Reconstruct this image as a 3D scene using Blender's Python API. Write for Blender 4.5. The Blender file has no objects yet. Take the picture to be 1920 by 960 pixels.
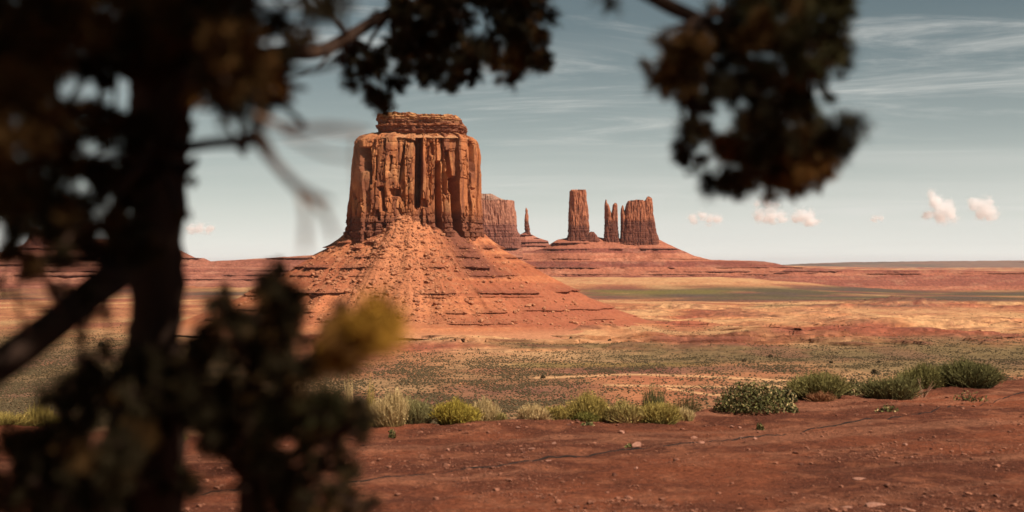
import bpy, bmesh, math, random
import numpy as np
from mathutils import Vector

# ------------------------------------------------------------------ camera, sky, sun, exposure
scene = bpy.context.scene
R = math.radians
F = 2667.0            # focal length in photo pixels (50 mm on a 36 mm sensor, 1920 px wide)
HZ = 497.0            # photo row of the level horizon
EYE = 2.0             # eye height above the red dirt terrace
FLOOR = -95.0         # valley floor relative to the terrace

cam = bpy.data.cameras.new('camera')
cam.lens = 50.0; cam.sensor_width = 36.0
cam.clip_start = 0.05; cam.clip_end = 400000.0
cam.shift_y = (HZ - 480.0) / 1920.0
cam.dof.use_dof = True; cam.dof.focus_distance = 50.0; cam.dof.aperture_fstop = 2.4
cam.dof.aperture_blades = 0
cam_ob = bpy.data.objects.new('camera', cam)
scene.collection.objects.link(cam_ob)
cam_ob.location = (0, 0, EYE); cam_ob.rotation_euler = (R(90), 0, 0)
scene.camera = cam_ob

SUN = Vector((0.53, -0.41, 0.74)).normalized()
sun_el = math.asin(SUN.z)
sun_az = math.atan2(SUN.x, SUN.y)          # clockwise from +Y

world = bpy.data.worlds.new('World'); scene.world = world; world.use_nodes = True
wt = world.node_tree; wt.nodes.clear()
def wn(t, **kw):
    n = wt.nodes.new(t)
    for k, v in kw.items(): setattr(n, k, v)
    return n
def wl(a, b): wt.links.new(a, b)
def wmath(op, a, b=None, clamp=False):
    n = wn('ShaderNodeMath', operation=op); n.use_clamp = clamp
    for i, v in enumerate((a, b)):
        if v is None: continue
        if isinstance(v, (int, float)): n.inputs[i].default_value = v
        else: wl(v, n.inputs[i])
    return n.outputs[0]
def wmix(fac, a, b, mode='MIX'):
    n = wn('ShaderNodeMix', data_type='RGBA', blend_type=mode); n.clamp_factor = True
    for i, v in ((0, fac), (6, a), (7, b)):
        if isinstance(v, (int, float)): n.inputs[i].default_value = v
        elif isinstance(v, tuple): n.inputs[i].default_value = v + (1,)
        else: wl(v, n.inputs[i])
    return n.outputs[2]
sky = wn('ShaderNodeTexSky', sky_type='NISHITA'); sky.sun_disc = False
sky.sun_elevation = sun_el; sky.sun_rotation = sun_az
sky.altitude = 1700; sky.air_density = 1.0; sky.dust_density = 0.6; sky.ozone_density = 1.5
SKY_K = 0.020
tc = wn('ShaderNodeTexCoord'); sep = wn('ShaderNodeSeparateXYZ'); wl(tc.outputs['Generated'], sep.inputs[0])
zz = wmath('MAXIMUM', sep.outputs[2], 0.0)
toned = wmix(1.0, sky.outputs[0], (0.47, 0.94, 0.84), 'MULTIPLY')       # the dusty teal cast of this sky
# thin veil of dust and high cloud that whitens the sky towards the horizon
hz = wmath('POWER', 2.718, wmath('MULTIPLY', zz, -12.0))
hz = wmath('MULTIPLY', hz, 0.93)
# cirrus streaks on a high layer
den = wmath('ADD', zz, 0.10)
u = wmath('DIVIDE', sep.outputs[0], den); v = wmath('DIVIDE', sep.outputs[1], den)
cmb = wn('ShaderNodeCombineXYZ'); wl(wmath('ADD', wmath('MULTIPLY', u, 0.55), wmath('MULTIPLY', v, 0.25)), cmb.inputs[0]); wl(wmath('MULTIPLY', v, 1.35), cmb.inputs[1])
def wnoise(scale, detail, rough, dist, off=0.0):
    n = wn('ShaderNodeTexNoise'); n.inputs['Scale'].default_value = scale; n.inputs['Detail'].default_value = detail
    n.inputs['Roughness'].default_value = rough; n.inputs['Distortion'].default_value = dist
    m = wn('ShaderNodeMapping'); m.inputs['Location'].default_value = (off, off * 0.7, off * 0.3)
    wl(cmb.outputs[0], m.inputs[0]); wl(m.outputs[0], n.inputs['Vector']); return n.outputs[0]
def wrange(x, a, b, lo=0.0, hi=1.0):
    n = wn('ShaderNodeMapRange'); n.interpolation_type = 'SMOOTHSTEP'
    wl(x, n.inputs[0]); n.inputs[1].default_value = a; n.inputs[2].default_value = b
    n.inputs[3].default_value = lo; n.inputs[4].default_value = hi; return n.outputs[0]
c1 = wrange(wnoise(1.0, 9, 0.66, 1.6, 3.1), 0.46, 0.76)
c2 = wrange(wnoise(0.33, 3, 0.5, 0.3, 7.7), 0.36, 0.60)
cir = wmath('MULTIPLY', wmath('MULTIPLY', c1, c2), 0.60)
veil = wmath('MULTIPLY', wrange(wnoise(0.5, 4, 0.5, 0.4, 12.3), 0.40, 0.66), 0.42)
veil = wmath('MULTIPLY', veil, wmath('POWER', 2.718, wmath('MULTIPLY', zz, -5.0)))
bg_col = wmix(hz, wmix(1.0, toned, (SKY_K, SKY_K, SKY_K), 'MULTIPLY'), (0.74, 0.72, 0.665))
bg_col = wmix(wmath('ADD', cir, veil, True), bg_col, (0.54, 0.535, 0.50))
bg = wn('ShaderNodeBackground'); wl(bg_col, bg.inputs[0]); bg.inputs[1].default_value = 1.0
out = wn('ShaderNodeOutputWorld'); wl(bg.outputs[0], out.inputs[0])

sl = bpy.data.lights.new('sun', 'SUN'); sl.energy = 5.0; sl.angle = R(0.5); sl.color = (1.0, 0.94, 0.84)
so = bpy.data.objects.new('sun', sl); scene.collection.objects.link(so)
so.rotation_euler = SUN.to_track_quat('Z', 'Y').to_euler(); so.location = (60, -60, 120)

scene.view_settings.view_transform = 'Standard'; scene.view_settings.look = 'None'
scene.view_settings.exposure = 0.5; scene.view_settings.gamma = 1.0
scene.view_settings.use_curve_mapping = False
scene.render.engine = 'CYCLES'
scene.cycles.use_denoising = True
scene.cycles.max_bounces = 10; scene.cycles.diffuse_bounces = 2; scene.cycles.glossy_bounces = 1
scene.cycles.transmission_bounces = 3; scene.cycles.volume_bounces = 10; scene.cycles.transparent_max_bounces = 8
scene.cycles.volume_step_rate = 2.0; scene.cycles.volume_max_steps = 96
scene.cycles.caustics_reflective = False; scene.cycles.caustics_refractive = False

# ------------------------------------------------------------------ helpers
C = scene.collection
rng = np.random.default_rng(11)
random.seed(11)

def P(px, py, d):
    """a point d metres ahead of the camera seen at photo pixel (px, py)"""
    return np.array([(px - 960.0) / F * d, d, EYE + (HZ - py) / F * d])
def G(px, py, z=0.0):
    """where the pixel's ray meets the level z"""
    d = (EYE - z) * F / (py - HZ)
    return np.array([(px - 960.0) / F * d, d, z])

def _h(ix, iy, iz, seed):
    h = (ix.astype(np.int64) * 374761393 + iy.astype(np.int64) * 668265263 + iz.astype(np.int64) * 2147483647 + seed * 974711) & 0xffffffff
    h = ((h ^ (h >> 13)) * 1274126177) & 0xffffffff
    h = ((h ^ (h >> 16)) * 2246822519) & 0xffffffff
    return ((h ^ (h >> 15)) & 0xffffff) / float(0xffffff)
def noise(x, y, z=0.0, seed=0):
    x, y, z = np.broadcast_arrays(np.asarray(x, float), np.asarray(y, float), np.asarray(z, float))
    xi, yi, zi = np.floor(x), np.floor(y), np.floor(z)
    fx, fy, fz = x - xi, y - yi, z - zi
    fx, fy, fz = [f * f * (3 - 2 * f) for f in (fx, fy, fz)]
    flat = not np.any(fz)
    def lay(zz_):
        a = _h(xi, yi, zz_, seed); b = _h(xi + 1, yi, zz_, seed)
        c = _h(xi, yi + 1, zz_, seed); d = _h(xi + 1, yi + 1, zz_, seed)
        return (a * (1 - fx) + b * fx) * (1 - fy) + (c * (1 - fx) + d * fx) * fy
    if flat: return lay(zi)
    return lay(zi) * (1 - fz) + lay(zi + 1) * fz
def fbm(x, y, z=0.0, octaves=4, seed=0, gain=0.5):
    s = 0; a = 1.0; t = 0
    for o in range(octaves):
        k = 2.03 ** o
        s = s + a * noise(np.asarray(x) * k + 17.3 * o, np.asarray(y) * k + 5.1 * o, np.asarray(z) * k, seed + o); t += a; a *= gain
    return s / t
def sst(a, b, x):
    t = np.clip((np.asarray(x, float) - a) / (b - a), 0, 1); return t * t * (3 - 2 * t)

def mesh_np(name, verts, quads, mat=None, parent=None, smooth=True, col=None, tris=None):
    me = bpy.data.meshes.new(name)
    verts = np.asarray(verts, np.float32).reshape(-1, 3)
    quads = np.asarray(quads, np.int32).reshape(-1, 4) if quads is not None else np.zeros((0, 4), np.int32)
    tris = np.asarray(tris, np.int32).reshape(-1, 3) if tris is not None else np.zeros((0, 3), np.int32)
    nq, nt = len(quads), len(tris)
    me.vertices.add(len(verts)); me.vertices.foreach_set('co', verts.ravel())
    me.loops.add(nq * 4 + nt * 3)
    me.loops.foreach_set('vertex_index', np.concatenate([quads.ravel(), tris.ravel()]).astype(np.int32))
    me.polygons.add(nq + nt)
    st = np.concatenate([np.arange(nq) * 4, nq * 4 + np.arange(nt) * 3]).astype(np.int32)
    me.polygons.foreach_set('loop_start', st)
    me.update(calc_edges=True); me.validate()
    me.polygons.foreach_set('use_smooth', np.full(len(me.polygons), smooth))
    if col is not None:
        ca = me.color_attributes.new('tone', 'FLOAT_COLOR', 'POINT')
        c = np.ones((len(verts), 4), np.float32); c[:, :3] = np.asarray(col, np.float32).reshape(-1, 3)
        ca.data.foreach_set('color', c.ravel())
    if mat: me.materials.append(mat)
    o = bpy.data.objects.new(name, me); C.objects.link(o)
    if parent is not None: o.parent = parent
    return o
def grid_faces(nr, nc, wrap=False):
    r = np.arange(nr - 1)[:, None]; c = np.arange(nc if wrap else nc - 1)[None, :]
    c2 = (c + 1) % nc
    return np.stack([r * nc + c, r * nc + c2, (r + 1) * nc + c2, (r + 1) * nc + c], -1).reshape(-1, 4)
def empty(name, loc=(0, 0, 0)):
    o = bpy.data.objects.new(name, None); C.objects.link(o); o.location = loc; o.empty_display_size = 0.2; return o
def tag(o, label=None, cat=None, group=None, kind=None):
    if label: o['label'] = label
    if cat: o['category'] = cat
    if group: o['group'] = group
    if kind: o['kind'] = kind
    return o

# ------------------------------------------------------------------ materials
def mat_new(name, rough=0.95, spec=0.1):
    m = bpy.data.materials.new(name); m.use_nodes = True
    nt = m.node_tree; b = nt.nodes['Principled BSDF']
    b.inputs['Roughness'].default_value = rough; b.inputs['Specular IOR Level'].default_value = spec
    return m, nt, b
def nn(nt, t, **kw):
    n = nt.nodes.new(t)
    for k, v in kw.items(): setattr(n, k, v)
    return n
def tex_noise(nt, scale, detail=5, rough=0.55, vec=None, mscale=None, coord='Object', dist=0.0):
    n = nn(nt, 'ShaderNodeTexNoise'); n.inputs['Scale'].default_value = scale
    n.inputs['Detail'].default_value = detail; n.inputs['Roughness'].default_value = rough; n.inputs['Distortion'].default_value = dist
    t = nn(nt, 'ShaderNodeTexCoord'); mp = nn(nt, 'ShaderNodeMapping')
    nt.links.new(t.outputs[coord], mp.inputs[0]); nt.links.new(mp.outputs[0], n.inputs['Vector'])
    if mscale: mp.inputs['Scale'].default_value = mscale
    return n.outputs[0]
def ramp(nt, x, stops):
    n = nn(nt, 'ShaderNodeValToRGB'); e = n.color_ramp.elements
    while len(e) < len(stops): e.new(0.5)
    for el, (p, c) in zip(e, stops): el.position = p; el.color = tuple(c) + (1,) if len(c) == 3 else c
    nt.links.new(x, n.inputs[0]); return n.outputs[0]
def mixc(nt, fac, a, b, mode='MIX'):
    n = nn(nt, 'ShaderNodeMix', data_type='RGBA', blend_type=mode)
    for i, v in ((0, fac), (6, a), (7, b)):
        if isinstance(v, (int, float)): n.inputs[i].default_value = v
        elif isinstance(v, tuple): n.inputs[i].default_value = v + (1,)
        else: nt.links.new(v, n.inputs[i])
    return n.outputs[2]
def bump(nt, b, h, strength, dist):
    n = nn(nt, 'ShaderNodeBump'); n.inputs['Strength'].default_value = strength; n.inputs['Distance'].default_value = dist
    nt.links.new(h, n.inputs['Height']); nt.links.new(n.outputs[0], b.inputs['Normal'])
def tone_mat(name, grain, lo=0.75, hi=1.2, bscale=None, bstr=0.5, bdist=1.0, mscale=None):
    """base colour from the mesh's own colour attribute, broken up by grain noise"""
    m, nt, b = mat_new(name)
    a = nn(nt, 'ShaderNodeAttribute', attribute_name='tone')
    g = ramp(nt, tex_noise(nt, grain, 6, 0.65, mscale=mscale), [(0.3, (lo,) * 3), (0.7, (hi,) * 3)])
    nt.links.new(mixc(nt, 1.0, a.outputs['Color'], g, 'MULTIPLY'), b.inputs['Base Color'])
    if bscale: bump(nt, b, tex_noise(nt, bscale, 6, 0.65, mscale=mscale), bstr, bdist)
    return m

M_FLOOR = tone_mat('valley_floor_soil', 0.09, 0.55, 1.35, 0.15, 0.9, 2.5)
M_ROCK = tone_mat('red_sandstone', 0.35, 0.72, 1.22, 0.4, 0.7, 1.0)
M_TALUS = tone_mat('red_talus', 0.22, 0.75, 1.2, 0.3, 0.7, 1.2)
M_FAR = tone_mat('far_sandstone', 0.09, 0.62, 1.3, 0.08, 0.9, 6.0)

def stuff_mat(name, c0, c1, scale=6.0, rough=0.9, trans=0.0):
    m, nt, b = mat_new(name, rough, 0.15)
    nt.links.new(ramp(nt, tex_noise(nt, scale, 4, 0.6), [(0.3, c0), (0.7, c1)]), b.inputs['Base Color'])
    if trans: 
        b.inputs['Subsurface Weight'].default_value = 0.0
    return m

# ------------------------------------------------------------------ valley floor
def floor_z(x, d, want_push=False):
    push_ = np.zeros_like(np.asarray(x, float))
    px = 960 + x / np.maximum(d, 1.0) * F
    z = FLOOR + (fbm(x / 420, d / 520, seed=3) - 0.5) * 9 * sst(700, 1500, d) + (fbm(x / 70, d / 90, seed=4) - 0.5) * 3.2
    pyf = HZ + (EYE - FLOOR) * F / np.maximum(d, 1.0)
    # small rock scarps facing the viewer around the foot of the butte
    n = fbm(x / 420 + 3.3, d / 170, octaves=4, seed=9)
    reg = sst(1500, 1750, d) * (1 - sst(3000, 3600, d)) * sst(300, 760, px + 160 * fbm(x / 300, d / 300, seed=2))
    for lv, hgt in ((0.38, 4.5), (0.43, 5.5), (0.48, 6.0), (0.53, 5.0), (0.58, 5.5), (0.63, 5.0)):
        gate = sst(0.40, 0.55, fbm(x / 160 + lv * 60, d / 300, octaves=3, seed=31))
        push_ = np.maximum(push_, reg * gate * sst(lv - .008, lv + .004, n) * (1 - sst(lv + .008, lv + .05, n)))
        z = z + hgt * reg * gate * sst(lv - 0.006, lv + 0.006, n) - hgt * 0.6 * reg * gate * sst(lv, lv + 0.16, n)
    # hummocky dune country on the right
    z = z + 5.0 * (fbm(x / 45, d / 60, octaves=3, seed=5) - 0.5) * sst(1250, 1500, px) * sst(1700, 2000, d) * (1 - sst(3000, 3400, d))
    z = z + 13 * sst(2250, 2900, d) * (1 - sst(2950, 3500, d)) * sst(1250, 1600, px) * (0.6 + 0.8 * fbm(x / 350, d / 600, seed=8))
    # ground climbs to the far ridges
    k = 1 - sst(1330, 1750, px)
    z = z + 50 * sst(4200, 5700, d) * k + 45 * sst(9000, 26000, d)
    z = z + (fbm(x / 900, d / 1500, seed=6) - 0.5) * 26 * sst(5000, 12000, d)
    return (z, push_) if want_push else z
rows = np.concatenate([np.geomspace(60, 700, 16), (EYE - FLOOR) * F / (np.arange(860, 503.4, -0.5) - HZ), [52000, 70000, 90000]])
rows = np.unique(rows)
cpx = np.concatenate([np.linspace(-2600, -80, 40)[:-1], np.arange(-80, 2000, 4.0), np.linspace(2000, 4500, 40)])
DD, PX = np.meshgrid(rows, cpx, indexing='ij')
XX = (PX - 960) / F * DD
ZZ, PUSH = floor_z(XX, DD, True)
PY = HZ + (EYE - ZZ) * F / DD
wx = PX + 90 * (fbm(XX / 260, DD / 260, seed=21) - 0.5); wy = PY + (PY - 490) * 0.16 * (fbm(XX / 300, DD / 260, octaves=5, seed=22) - 0.5)
def zone(x0, x1, y0, y1, sx=40, sy=None):
    sy = sy if sy else max(1.2, 0.25 * (y1 - y0))
    return sst(x0 - sx, x0 + sx, wx) * (1 - sst(x1 - sx, x1 + sx, wx)) * sst(y0 - sy, y0 + sy, wy) * (1 - sst(y1 - sy, y1 + sy, wy))
veg = np.zeros_like(PX)
for (x0, x1, y0, y1, s, sx) in [
    (1090, 9000, 538, 561, .95, 40), (1600, 9000, 521, 534, .85, 160), (1250, 9000, 556, 566, .9, 90), (1400, 1750, 572, 577, .8, 50), (-3000, 500, 541, 560, .9, 30),
    (1080, 9000, 645, 690, .62, 130), (1520, 9000, 640, 700, .75, 120), (950, 1230, 642, 657, .75, 50), (-3000, 470, 640, 820, .75, 50),
    (470, 1120, 676, 840, .62, 90), (1000, 1500, 693, 706, .6, 60), (1300, 9000, 712, 780, .55, 90), (700, 1050, 632, 638, .4, 60),
    (1200, 1500, 610, 640, .3, 90)]:
    veg = np.maximum(veg, s * zone(x0, x1, y0, y1, sx))
yel = zone(1130, 1360, 545, 551, 50, 1.6) + 0.6 * zone(950, 1300, 686, 696, 50)
pale = np.maximum(0.9 * zone(740, 1150, 612, 645, 90), 0.9 * zone(840, 1250, 658, 682, 110))
pale = np.maximum(pale, 0.7 * zone(1380, 1900, 578, 606, 120))
pale = np.maximum(pale, 0.8 * zone(1000, 1900, 515, 535, 150)); pale = np.maximum(pale, 0.7 * zone(-2000, 9000, 566, 570, 20, 1.5))
road = np.zeros_like(PX)
for pts in ([(1000, 709), (1180, 702), (1300, 705), (1500, 715), (1700, 716), (1950, 722)], [(1130, 722), (1250, 724), (1420, 727), (1520, 720)], [(1250, 728), (1330, 740), (1420, 742)]):
    xs, ys = zip(*pts); road = np.maximum(road, np.exp(-((PY - np.interp(PX, xs, ys)) / 2.0) ** 2) * (PX > xs[0]) * (PX < xs[-1]))
orange = np.array([.41, .150, .066]); sand = np.array([.56, .295, .135]); red = np.array([.30, .085, .045])
green = np.array([.072, .060, .032]); yg = np.array([.17, .125, .035]); grey = np.array([.088, .066, .048])
n1 = fbm(XX / 130, DD / 190, octaves=5, seed=41)[..., None]; n2 = fbm(XX / 35, DD / 60, octaves=4, seed=42)[..., None]
col = orange + (red - orange) * sst(.48, .68, n1) + (sand - orange) * sst(.50, .72, 1 - n1) * 0.8
col = col + (sand - col) * pale[..., None] * (0.55 + 0.45 * sst(.35, .6, n2))
vcol = green + (grey - green) * sst(.4, .6, n1)
vk = veg[..., None] * sst(.20, .50, n2 + 0.25 * veg[..., None]) * np.where(DD > 3400, 0.97, 0.80)[..., None]
vk = vk * np.where(DD > 3400, .45 + .55 * sst(.36, .58, fbm(XX / 420, DD / 260, octaves=5, seed=43)), 1.0)[..., None]
col = col + (vcol - col) * vk
gz = np.maximum(zone(1130, 9000, 645, 690, 160), .9 * zone(1480, 9000, 636, 706, 130)); gz = np.maximum(gz, .8 * zone(930, 1260, 640, 658, 70)); gz = np.maximum(gz, .75 * zone(-3000, 480, 600, 830, 60))
gz = gz * (.45 + .55 * sst(.34, .58, fbm(XX / 60, DD / 110, octaves=5, seed=44)))
col = col + (np.array([.165, .108, .046]) - col) * (.85 * gz)[..., None]
col = col + (yg - col) * np.clip(yel, 0, .8)[..., None]
col = col + (sand * 1.05 - col) * 0.9 * road[..., None]
col = col + (np.array([.17, .055, .034]) - col) * (0.75 * PUSH * sst(.35, .6, n2[..., 0]))[..., None]  # dark rock tone on the scarps, also painting the shade under their caps
floor = mesh_np('valley_floor', np.stack([XX, DD - 13 * PUSH, ZZ], -1), grid_faces(len(rows), len(cpx)), M_FLOOR, col=col)
tag(floor, 'wide red desert valley floor with scrub and bare sand stretching to the horizon', kind='structure')

# ------------------------------------------------------------------ terrace in the foreground
edge_px = [(-900, 800), (0, 803), (300, 822), (500, 806), (700, 800), (960, 789), (1180, 786), (1340, 765), (1500, 747), (1680, 736), (1880, 715), (2100, 700), (2600, 690)]
EX, EY = zip(*[tuple(G(a, b)[:2]) for a, b in edge_px])
EX = np.array(EX); EY = np.array(EY); o_ = np.argsort(EX); EX = EX[o_]; EY = EY[o_]
def edge_y(x): return np.interp(x, EX, EY) + 0.5 * (fbm(np.asarray(x) / 1.3, 0.5, octaves=3, seed=61) - 0.5)
def ter_z(x, y):
    e = edge_y(x); t = y - e
    z = (fbm(x / 2.6, y / 2.2, octaves=3, seed=51) - 0.5) * 0.13 + (fbm(x / 0.42, y / 0.36, octaves=4, seed=52) - 0.5) * 0.075
    z = z + 0.022 * (fbm(x / .13, y / .12, octaves=3, seed=54) - .5)
    z = z + 0.030 * (fbm((x * 0.45 - y * 0.9) / 0.5, (x * 0.9 + y * 0.45) / 6.0, octaves=3, seed=53) - 0.5) * sst(2.0, 6.0, e - y)   # wheel-worn streaks
    z = z + 0.06 * np.exp(-((t + 0.35) / 0.35) ** 2) * fbm(x / 0.5, y / 0.3, seed=55)
    return z - 0.22 * np.maximum(t, 0) - 0.035 * np.maximum(t, 0) ** 2 * (t < 12) - np.where(t >= 12, 5.04 + 0.84 * (t - 12), 0)
tx = np.concatenate([np.linspace(-60, -11, 24)[:-1], np.linspace(-11, 13, 600), np.linspace(13, 80, 24)[1:]])
ts = np.concatenate([np.linspace(-1.6, 0.40, 24)[:-1], np.linspace(0.40, 1.02, 330)])
TX, TS = np.meshgrid(tx, ts, indexing='ij')
E0 = np.interp(TX, EX, EY)
TY = TS * E0
far_t = np.array([1.0, 2, 3.5, 5.5, 8, 12, 18, 40, 90, 125])
TX2, FT = np.meshgrid(tx, far_t, indexing='ij')
TX = np.concatenate([TX, TX2], 1); TY = np.concatenate([TY, np.interp(TX2, EX, EY) + FT], 1)
TZ = ter_z(TX, TY)
dn = fbm(TX / 1.7, TY / 1.4, octaves=5, seed=71)[..., None]; dm = fbm(TX / 0.3, TY / 0.25, octaves=3, seed=72)[..., None]
tcol = np.array([.215, .060, .027]) + (np.array([.125, .037, .019]) - np.array([.215, .060, .027])) * sst(.40, .62, dn)
tcol = tcol + (np.array([.26, .086, .042]) - tcol) * 0.8 * sst(.52, .75, dm)
dp = fbm((TX * .45 - TY * .9) / .35, (TX * .9 + TY * .45) / 5.0, octaves=4, seed=73)[..., None]
tcol = tcol + (np.array([.31, .120, .064]) - tcol) * .55 * sst(.54, .74, dp); tcol = tcol * (0.75 + .5 * fbm(TX / 5, TY / 4, octaves=2, seed=74))[..., None]
m, nt, b = mat_new('red_dirt')
at = nn(nt, 'ShaderNodeAttribute', attribute_name='tone')
g = ramp(nt, tex_noise(nt, 16, 9, 0.78), [(0.34, (.45,) * 3), (0.66, (1.5,) * 3)])
nt.links.new(mixc(nt, 1.0, at.outputs['Color'], g, 'MULTIPLY'), b.inputs['Base Color'])
bump(nt, b, tex_noise(nt, 26, 9, 0.72), 1.0, 0.05)
M_DIRT = m
ter = mesh_np('red_dirt_terrace', np.stack([TX, TY, TZ], -1), grid_faces(TX.shape[0], TX.shape[1])[:, ::-1], M_DIRT, col=tcol)
tag(ter, 'bare red dirt terrace in the foreground with a drop at its far edge', kind='structure')

# ------------------------------------------------------------------ ledge-banded slopes
def ledges(z, s, levels, seed, push=4.0, decay=9.0, freq=60.0, lo=.42, hi=.58):
    """horizontal push for rock bands: full just above each level, fading upward, none below"""
    o = np.zeros_like(z); dark = np.zeros_like(z)
    for i, (lv, k) in enumerate(levels):
        zl = lv + 5.0 * (fbm(s / (freq * 1.5), 3.1 * i, octaves=3, seed=seed + 7) - 0.5)
        gate = sst(lo, hi, fbm(s / freq, 0.37 + 5 * i, octaves=4, seed=seed + i))
        t = z - zl
        o = np.maximum(o, k * push * gate * (0.6 + 0.7 * fbm(s / 7.0, i + .5, octaves=3, seed=seed + 50)) * np.where(t > 0, np.exp(-t / decay), 0))
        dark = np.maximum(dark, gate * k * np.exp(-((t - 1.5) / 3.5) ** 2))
    return o, dark

# ------------------------------------------------------------------ the great butte
BD = 2130.0; SC = BD / F
butte = empty('sandstone_butte', (-145, BD, FLOOR))
tag(butte, 'huge flat-topped red sandstone butte rising from a broad rubble skirt', 'butte')
def ZB(py): return EYE + (HZ - np.asarray(py, float)) * SC
def loc(v): return v - np.array([-145, BD, FLOOR])
def ring_theta(nf, nb):
    # dense on the viewer's side (theta around -90 deg)
    a = np.linspace(-math.pi * 1.12, math.pi * 0.12, nf, endpoint=False); b_ = np.linspace(math.pi * 0.12, math.pi * 0.88, nb, endpoint=False)
    return np.concatenate([a, b_])
def superell(th, n):
    c, s = np.cos(th), np.sin(th)
    k = (np.abs(c) ** n + np.abs(s) ** n) ** (-1.0 / n)
    return c * k, s * k

# cliff -----------------------------------------------------
th = ring_theta(900, 120)
pys = np.linspace(505, 262, 250)
TH, PYg = np.meshgrid(th, pys); 
ue, ve = superell(TH, 3.6)
ty = [262, 275, 300, 340, 380, 420, 450, 480, 510]
Lp = np.interp(PYg, ty, [669, 667, 664, 660, 656, 653, 650, 645, 636]); Rp = np.interp(PYg, ty, [896, 899, 901, 902, 903, 905, 908, 914, 924])
xc = ((Lp + Rp) / 2 - 960) * SC; ax = (Rp - Lp) / 2 * SC; bx = 92 + (PYg - 262) * 0.05
X = xc + ax * ue; Y = BD + bx * ve; Z = ZB(PYg)
front = sst(0.15, -0.35, ve) if False else np.clip((0.25 - ve) / 0.5, 0, 1)
pxs = 960 + X / Y * F
Z = Z + 9.0 * (fbm(X / 17, Y / 17, octaves=4, seed=116, gain=.6) - .5) * (1 - sst(262, 285, PYg))
# perimeter coordinate in photo pixels, continuing round the sides
per = np.where(ve < -0.6, pxs, pxs + np.sign(ue) * (ve + 0.9) * 110)
warp = per + 5.0 * (fbm(per / 30, PYg / 60, seed=101) - 0.5) + 2.5 * (fbm(per / 8, PYg / 25, seed=102) - 0.5)
bounds = [330]; r_ = random.Random(5)
while bounds[-1] < 1260: bounds.append(bounds[-1] + r_.uniform(14, 34))
for fix in (672, 690, 701, 722, 745, 760, 778, 793, 819, 836, 849, 863, 881, 889): bounds = [q for q in bounds if abs(q - fix) > 5] + [fix]
bounds = np.array(sorted(bounds))
ci = np.clip(np.searchsorted(bounds, warp) - 1, 0, len(bounds) - 2)
f_ = np.clip((warp - bounds[ci]) / (bounds[ci + 1] - bounds[ci]), 0, 1)
cr = _h(ci, ci * 0, ci * 0, 7); cr2 = _h(ci, ci * 0, ci * 0, 8); cr3 = _h(ci, ci * 0, ci * 0, 9)
cellv = dict(zip((672, 690, 701, 722, 745, 760, 778, 793, 819, 836, 849, 863, 881, 889), (1.5, 5, 2.5, .8, 4.5, 0, 3, 1, 6, 3, 6, 0, 8, 3)))
offs = np.array([cellv.get(int(q), 7 * _h(np.array([i]), np.array([0]), np.array([0]), 7)[0]) for i, q in enumerate(bounds)])
fr2 = 0.3 + 0.7 * sst(-.45, -.75, -np.abs(ve)) * (ve < 0) if False else 0.3 + 0.7 * np.clip((-ve - .35) / .4, 0, 1)
hsA = 300 + 110 * cr3 + 14 * (f_ - .5) * (cr - .5) * 4 + 9 * (fbm(warp / 6, 2.2, octaves=3, seed=154) - .5)
low = sst(hsA - .8, hsA + .8, PYg)
tilt = (_h(ci, ci * 0, ci * 0, 15) - .5) * 17 * (1 - low) + (_h(ci, ci * 0, ci * 0, 16) - .5) * 15 * low
b2_ = np.sort(np.concatenate([bounds, np.arange(330, 1260, 7.3) + 4 * np.sin(np.arange(330, 1260, 7.3) * 3.1)])); w2_ = warp + 2.0 * (fbm(PYg / 9, warp / 20, octaves=3, seed=155) - .5)
c2i = np.clip(np.searchsorted(b2_, w2_) - 1, 0, len(b2_) - 2); f2_ = np.clip((w2_ - b2_[c2i]) / (b2_[c2i + 1] - b2_[c2i] + .01), 0, 1); vb = np.floor(PYg / 37 + 3 * _h(c2i, c2i * 0, c2i * 0, 23))
blank = sst(.42, .58, fbm(per / 30, PYg / 30, octaves=2, seed=156))
inn = (offs[ci] * 1.3 + .62 * tilt * (f_ - .5) + .8 * np.abs(2 * f_ - 1) ** 9 + blank * ((_h(c2i, vb, vb * 0, 18) - .5) * 1.6 + (_h(c2i, vb, vb * 0, 19) - .5) * 2.4 * (f2_ - .5))) * fr2
rdg = 1 - np.abs(2 * fbm(per / 11, PYg / 42, octaves=4, seed=151) - 1); inn = inn + 4.0 * np.clip((rdg - .93) / .07, 0, 1) * fr2
rdg = 1 - np.abs(2 * fbm(per / 20 + .25 * PYg / 20, PYg / 30, octaves=4, seed=152) - 1); inn = inn + 2.0 * np.clip((rdg - .93) / .07, 0, 1) * fr2
inn = inn + 3.0 * (fbm(per / 16, PYg / 60, octaves=3, seed=153) - .5) * fr2
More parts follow.
